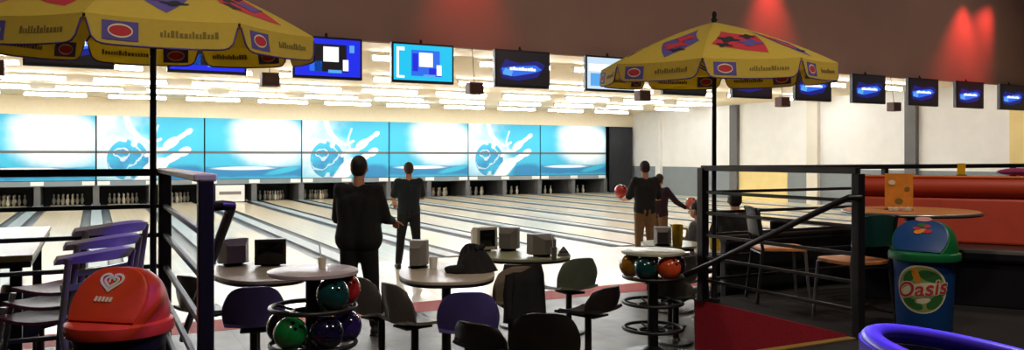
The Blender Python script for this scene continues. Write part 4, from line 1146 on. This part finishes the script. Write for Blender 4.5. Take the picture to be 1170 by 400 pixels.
for a in (PI / 4, 3 * PI / 4, 5 * PI / 4, 7 * PI / 4):
    MB().tube([(0.17 * math.cos(a), 0.17 * math.sin(a), 0.15), (0.21 * math.cos(a), 0.21 * math.sin(a), 0.0)], [0.022, 0.014], 10).build('leg', M['steel'], t, smooth=50)

# ================================================================== people
def remesh(mb, vox, smooth_it, name, m, parent):
    o = mb.build('draft', m)
    r = o.modifiers.new('r', 'REMESH'); r.mode = 'VOXEL'; r.voxel_size = vox
    sm = o.modifiers.new('s', 'SMOOTH'); sm.factor = 0.5; sm.iterations = smooth_it
    dg = bpy.context.evaluated_depsgraph_get(); dg.update()
    me = bpy.data.meshes.new_from_object(o.evaluated_get(dg)); me.name = name
    old = o.data; bpy.data.objects.remove(o); bpy.data.meshes.remove(old)
    me.shade_smooth()
    q = bpy.data.objects.new(name, me); COL.objects.link(q); q.parent = parent
    return q
def cap(mb, a, ra, b, rb):
    a, b = Vector(a), Vector(b)
    d = (b - a); L = d.length
    if L < 1e-5: mb.ball(a, ra, 12, 8); return
    d /= L; pts = []; rs = []
    for k in range(5): q = PI / 2 * k / 4; pts.append(a - d * ra * math.cos(q)); rs.append(max(0.0008, ra * math.sin(q)))
    for k in range(5): q = PI / 2 * k / 4; pts.append(b + d * rb * math.sin(q)); rs.append(max(0.0008, rb * math.cos(q)))
    # keep rings ordered along the axis
    mb.tube(pts, rs, 14)
def hand(mb, wrist, fwd, pn, side, sc=1.0, curl=0.5):
    """palm, four unequal fingers and a thumb from the side of the palm; fwd along the hand, pn out of the palm"""
    fwd = Vector(fwd).normalized(); pn = Vector(pn); pn = (pn - fwd * pn.dot(fwd)).normalized(); ac = fwd.cross(pn) * side
    W = Vector(wrist)
    for k in (-1.2, -0.4, 0.4, 1.2):
        cap(mb, W + ac * 0.014 * k * sc, 0.017 * sc, W + fwd * 0.085 * sc + ac * 0.019 * k * sc, 0.013 * sc)
    for k, L in ((-1.5, 0.062), (-0.5, 0.078), (0.5, 0.085), (1.5, 0.076)):
        p = W + fwd * 0.09 * sc + ac * 0.019 * k * sc; d = fwd.copy(); r = 0.0100
        for j, fr_ in enumerate((0.45, 0.32, 0.23)):
            d = (d * math.cos(curl) + pn * math.sin(curl)).normalized()
            n = p + d * L * fr_ * sc
            cap(mb, p, r * sc, n, (r - 0.0008) * sc); p = n; r -= 0.0008
    p = W + fwd * 0.025 * sc + ac * 0.026 * sc; d = (fwd * 0.6 + ac * 0.75 + pn * 0.3).normalized()
    for L, r in ((0.045, 0.0125), (0.032, 0.011), (0.026, 0.010)):
        n = p + d * L * sc; cap(mb, p, r * sc, n, r * 0.92 * sc); p = n; d = (d + fwd * 0.35 + pn * 0.2).normalized()
def person(label, loc, turn, height, J, cl, hairm, group=None, seated=False, lean=0.0, long_sleeve=True, curl=0.5, head=(0.0, 0.0), shortsleeve_to=0.55, hair_len=0.0, bulk=1.0):
    """J holds joint positions of a 1.75 m figure facing +Y: el er (elbows) wl wr (wrists) kl kr (knees) al ar (ankles), hand directions hl hr"""
    sc = height / 1.75
    t = thing('person', label, 'person', loc, turn, group)
    hipz = 0.56 if seated else 0.95
    Rl = Matrix.Rotation(-lean, 3, 'X')
    def B(p): return Rl @ (Vector(p) - Vector((0, 0, 0.95))) + Vector((0, 0, hipz))
    hips = [Vector((s * 0.085, 0, hipz - 0.03)) for s in (-1, 1)]
    sh = [B((s * 0.172, -0.005, 1.425)) for s in (-1, 1)]
    el = [Vector(J['el']), Vector(J['er'])]; wr = [Vector(J['wl']), Vector(J['wr'])]
    kn = [Vector(J['kl']), Vector(J['kr'])]; an = [Vector(J['al']), Vector(J['ar'])]
    hd = [Vector(J.get('hl', wr[0] - el[0])), Vector(J.get('hr', wr[1] - el[1]))]
    S3 = lambda v: Vector(v) * sc
    def torso(mb, e):
        for i, s in enumerate((-1, 1)):
            a = B((s * 0.072 * bulk, 0, 0.95)); b = B((s * 0.058 * bulk, 0.005, 1.10)); c = B((s * 0.085 * bulk, 0.0, 1.30)); d = sh[i]
            cap(mb, S3(a), (0.108 * bulk + e) * sc, S3(b), (0.102 * bulk + e) * sc); cap(mb, S3(b), (0.102 * bulk + e) * sc, S3(c), (0.106 + e) * sc)
            cap(mb, S3(c), (0.100 + e) * sc, S3(d), (0.060 + e) * sc)
        cap(mb, S3(B((0, 0, 0.95))), (0.11 + e) * sc, S3(B((0, 0.0, 1.32))), (0.11 + e) * sc)
        cap(mb, S3(B((-0.11, -0.01, 1.41))), (0.058 + e) * sc, S3(B((0.11, -0.01, 1.41))), (0.058 + e) * sc)
    def upper(mb, e, to=1.0):
        for i in (0, 1): cap(mb, S3(sh[i]), (0.056 + e) * sc, S3(sh[i].lerp(el[i], to)), (0.056 + (0.042 - 0.056) * to + e) * sc)
    def fore(mb, e, to=1.0):
        for i in (0, 1): cap(mb, S3(el[i]), (0.043 + e) * sc, S3(el[i].lerp(wr[i], to)), (0.043 - 0.016 * to + e) * sc)
    def legs(mb, e, to=1.0):
        for i in (0, 1):
            cap(mb, S3(hips[i]), (0.092 + e) * sc, S3(kn[i]), (0.058 + e) * sc)
            mid = kn[i].lerp(an[i], 0.35) + Vector((0, -0.02, 0))
            cap(mb, S3(kn[i]), (0.056 + e) * sc, S3(mid), (0.056 + e) * sc); cap(mb, S3(mid), (0.056 + e) * sc, S3(kn[i].lerp(an[i], to)), (0.040 + e * 1.2) * sc)
    hx, hy = head
    hc = B((0, 0.025, 1.635)) + Vector((hx * 0.06, hy * 0.05, 0))
    Rh = Matrix.Rotation(-hx, 3, 'Z') @ Matrix.Rotation(-hy, 3, 'X')
    def hp(x_, y_, z_): return S3(hc + Rh @ Vector((x_, y_, z_)))
    bd = MB(); torso(bd, 0); upper(bd, 0); fore(bd, 0); legs(bd, 0)
    for i, s in enumerate((-1, 1)):
        hand(bd, S3(wr[i]), hd[i], J.get('pl' if i == 0 else 'pr', (0, 0, -1) if hd[i].normalized().z > -0.7 else (-s, 0.3, 0)), -s, sc, curl)
        cap(bd, S3(an[i] + Vector((0, -0.03, -0.045))), 0.036 * sc, S3(an[i] + Vector((0.02 * s, 0.13, -0.06))), 0.028 * sc)
    cap(bd, S3(B((0, -0.01, 1.44))), 0.058 * sc, S3(hc + Vector((0, -0.02, -0.07))), 0.052 * sc)
    bd.ball(hp(0, 0, 0.012), 1.0 * sc, 24, 16, (0.076, 0.096, 0.104), Rh)
    bd.ball(hp(0, 0.030, -0.055), 1.0 * sc, 18, 12, (0.054, 0.060, 0.058), Rh)
    cap(bd, hp(0, 0.098, 0.005), 0.010 * sc, hp(0, 0.113, -0.026), 0.015 * sc)
    for s in (-1, 1):
        bd.ball(hp(s * 0.078, -0.005, -0.005), 1.0 * sc, 12, 8, (0.012, 0.020, 0.032), Rh)
        cap(bd, hp(s * 0.018, 0.086, 0.026), 0.011 * sc, hp(s * 0.045, 0.078, 0.026), 0.010 * sc)
    cap(bd, hp(-0.02, 0.084, -0.062), 0.008 * sc, hp(0.02, 0.084, -0.062), 0.008 * sc)
    remesh(bd, 0.0085 * sc, 3, 'body', M['skin'], t)
    for s in (-1, 1): MB().ball(hp(s * 0.032, 0.083, 0.008), 0.011 * sc, 12, 8).build('eye', M['eye'], t, smooth=80)
    top = MB(); torso(top, 0.016)
    if long_sleeve: upper(top, 0.016); fore(top, 0.014, 0.92)
    else: upper(top, 0.020, shortsleeve_to)
    remesh(top, 0.012 * sc, 4, 'shirt', cl[0], t)
    lg = MB(); legs(lg, 0.014, 0.97)
    cap(lg, S3(Vector((-0.06, 0, hipz + 0.0))), 0.122 * sc, S3(Vector((0.06, 0, hipz + 0.0))), 0.122 * sc)
    remesh(lg, 0.012 * sc, 4, 'trousers', cl[1], t)
    for i, s in enumerate((-1, 1)):
        shb = MB(); a = an[i]
        cap(shb, S3(a + Vector((0, -0.035, -0.048))), 0.046 * sc, S3(a + Vector((0.02 * s, 0.135, -0.060))), 0.038 * sc)
        cap(shb, S3(a + Vector((0, -0.01, 0.0))), 0.048 * sc, S3(a + Vector((0.0, 0.05, -0.045))), 0.044 * sc)
        shb.span(S3(a + Vector((-0.042, -0.08, -0.092))), S3(a + Vector((0.042, 0.165, -0.075))))
        remesh(shb, 0.010 * sc, 2, 'shoe', cl[2], t)
    hr = MB()
    hr.ball(hp(0, -0.014, 0.030), 1.0 * sc, 24, 16, (0.083, 0.100, 0.100), Rh)
    hr.ball(hp(0, -0.045, -0.010), 1.0 * sc, 20, 12, (0.074, 0.064, 0.072 + hair_len), Rh)
    ho = remesh(hr, 0.009 * sc, 2, 'hair', hairm, t)
    return t
ST = dict(kl=(-0.10, 0.02, 0.49), kr=(0.10, 0.02, 0.49), al=(-0.11, -0.01, 0.092), ar=(0.11, -0.01, 0.092))
# big bowler in black, hands held in front
x, y = P(410, 7.75)
person('big person in black seen from behind, arms bent forward, beside the left ball rack', (x, y, 0), f(405) - 0.25, 1.73,
       dict(ST, el=(-0.235, 0.08, 1.14), er=(0.25, 0.08, 1.14), wl=(-0.12, 0.28, 1.16), wr=(0.27, 0.30, 1.10), kl=(-0.11, 0.02, 0.49), kr=(0.12, 0.05, 0.49), al=(-0.13, -0.02, 0.092), ar=(0.15, 0.06, 0.092)),
       (M['cloth_black'], M['jeans'], M['shoe']), M['hair'], bulk=1.22, curl=0.7, head=(0.0, -0.1))
x, y = P(467, 12.5)
person('person in dark teal shirt seen from behind at the start of the lanes', (x, y, 0), f(467) + 0.1, 1.64,
       dict(ST, el=(-0.255, 0.05, 1.17), er=(0.24, 0.08, 1.17), wl=(-0.21, 0.27, 1.08), wr=(0.10, 0.28, 1.22), kl=(-0.13, 0.02, 0.49), kr=(0.13, 0.02, 0.49), al=(-0.17, -0.01, 0.092), ar=(0.17, -0.01, 0.092)),
       (M['cloth_teal'], M['jeans'], M['shoe']), M['hair_brown'], long_sleeve=False, shortsleeve_to=0.8, curl=0.6)
# youngster with khaki trousers holding a red ball at the left
x, y = P(737, 12.6)
person('youngster in dark top and khaki trousers holding a red ball out to the left', (x, y, 0), f(737) + 0.35, 1.66,
       dict(ST, el=(-0.25, 0.10, 1.14), er=(0.25, 0.02, 1.14), wl=(-0.27, 0.32, 1.10), wr=(0.16, 0.26, 1.12), hl=(-0.1, 1, 0.1), pl=(0.2, 0, 1)),
       (M['cloth_black'], M['khaki'], M['shoe']), M['hair'], long_sleeve=False, shortsleeve_to=0.9, curl=0.25)
yb, yr = Vector((x, y)), f(737) + 0.35
hl = Vector((-0.28, 0.41)) * (1.66 / 1.75); hw = Matrix.Rotation(yr, 2) @ hl + yb
bowling_ball('small red ball held by the youngster in khaki trousers', hw.x, hw.y, 1.075, 'scarlet', rgb(206, 62, 54), r=0.105)
x, y = P(753, 13.4)
person('child in maroon top behind the youngster, arm out with a pink ball', (x, y, 0), f(753) - 0.5, 1.44,
       dict(ST, el=(-0.24, 0.06, 1.15), er=(0.36, 0.05, 1.20), wl=(-0.16, 0.26, 1.12), wr=(0.52, 0.16, 1.08), hr=(0.5, 0.4, -0.3), pr=(0.2, 0.2, 1)),
       (M['cloth_maroon'], M['khaki'], M['shoe']), M['hair_brown'], curl=0.3)
cbs = 1.44 / 1.75; hw = Matrix.Rotation(f(753) - 0.5, 2) @ (Vector((0.60, 0.235)) * cbs) + Vector((x, y))
bowling_ball('small pink ball in the outstretched hand of the child', hw.x, hw.y, 0.868, 'salmon', rgb(226, 112, 96), r=0.10)
# seated people by the right railing
SIT = dict(kl=(-0.12, 0.42, 0.52), kr=(0.12, 0.42, 0.52), al=(-0.12, 0.40, 0.092), ar=(0.12, 0.40, 0.092), el=(-0.24, 0.12, 0.76), er=(0.24, 0.12, 0.76), wl=(-0.14, 0.34, 0.80), wr=(0.14, 0.34, 0.80))
def stool(label, x, y, sc):
    t = thing('stool', label, 'stool', (x, y, 0), 0, 'stools under the seated people')
    MB().lathe([(0.16, 0), (0.17, 0.01), (0.17, 0.04), (0.15, 0.055), (0.01, 0.056)], (0, 0, 0.425 * sc - 0.056), 28).build('seat', M['black_vinyl'], t, smooth=40)
    MB().tube([(0, 0, 0.03), (0, 0, 0.425 * sc - 0.05)], 0.03, 14).build('column', M['steel'], t, smooth=50)
    MB().lathe([(0.17, 0), (0.18, 0.008), (0.17, 0.02), (0.05, 0.035)], n=28).build('floor_plate', M['steel'], t, smooth=40)
x, y = P(800, 9.9)
person('seated person in grey top half hidden behind the right railing corner post', (x, y, 0), f(800) + 1.2, 1.50, SIT, (M['cloth_grey'], M['jeans'], M['shoe']), M['hair'], seated=True, lean=0.05, hair_len=0.02)
stool('stool under the person in the grey top', x, y, 1.50 / 1.75)
x, y = P(842, 9.3)
person('seated person in black top leaning forward behind the right railing', (x, y, 0), f(842) + 0.15, 1.74, dict(SIT, el=(-0.25, 0.20, 0.82), er=(0.25, 0.22, 0.82), wl=(-0.12, 0.40, 0.84), wr=(0.12, 0.42, 0.84)), (M['cloth_black'], M['jeans'], M['shoe']), M['hair'], seated=True, lean=0.22)
stool('stool under the person in the black top', x, y, 1.74 / 1.75)
pitcher('yellow pitcher seen between the rails just right of the right railing corner post', 817, 8.45, 0.752, M['yellow_pl'], h=0.17)
lounge_table('small dim table right of the corner post under the yellow pitcher', 820, 8.45, 0.24, 0.26, -0.7, M['table_top'])
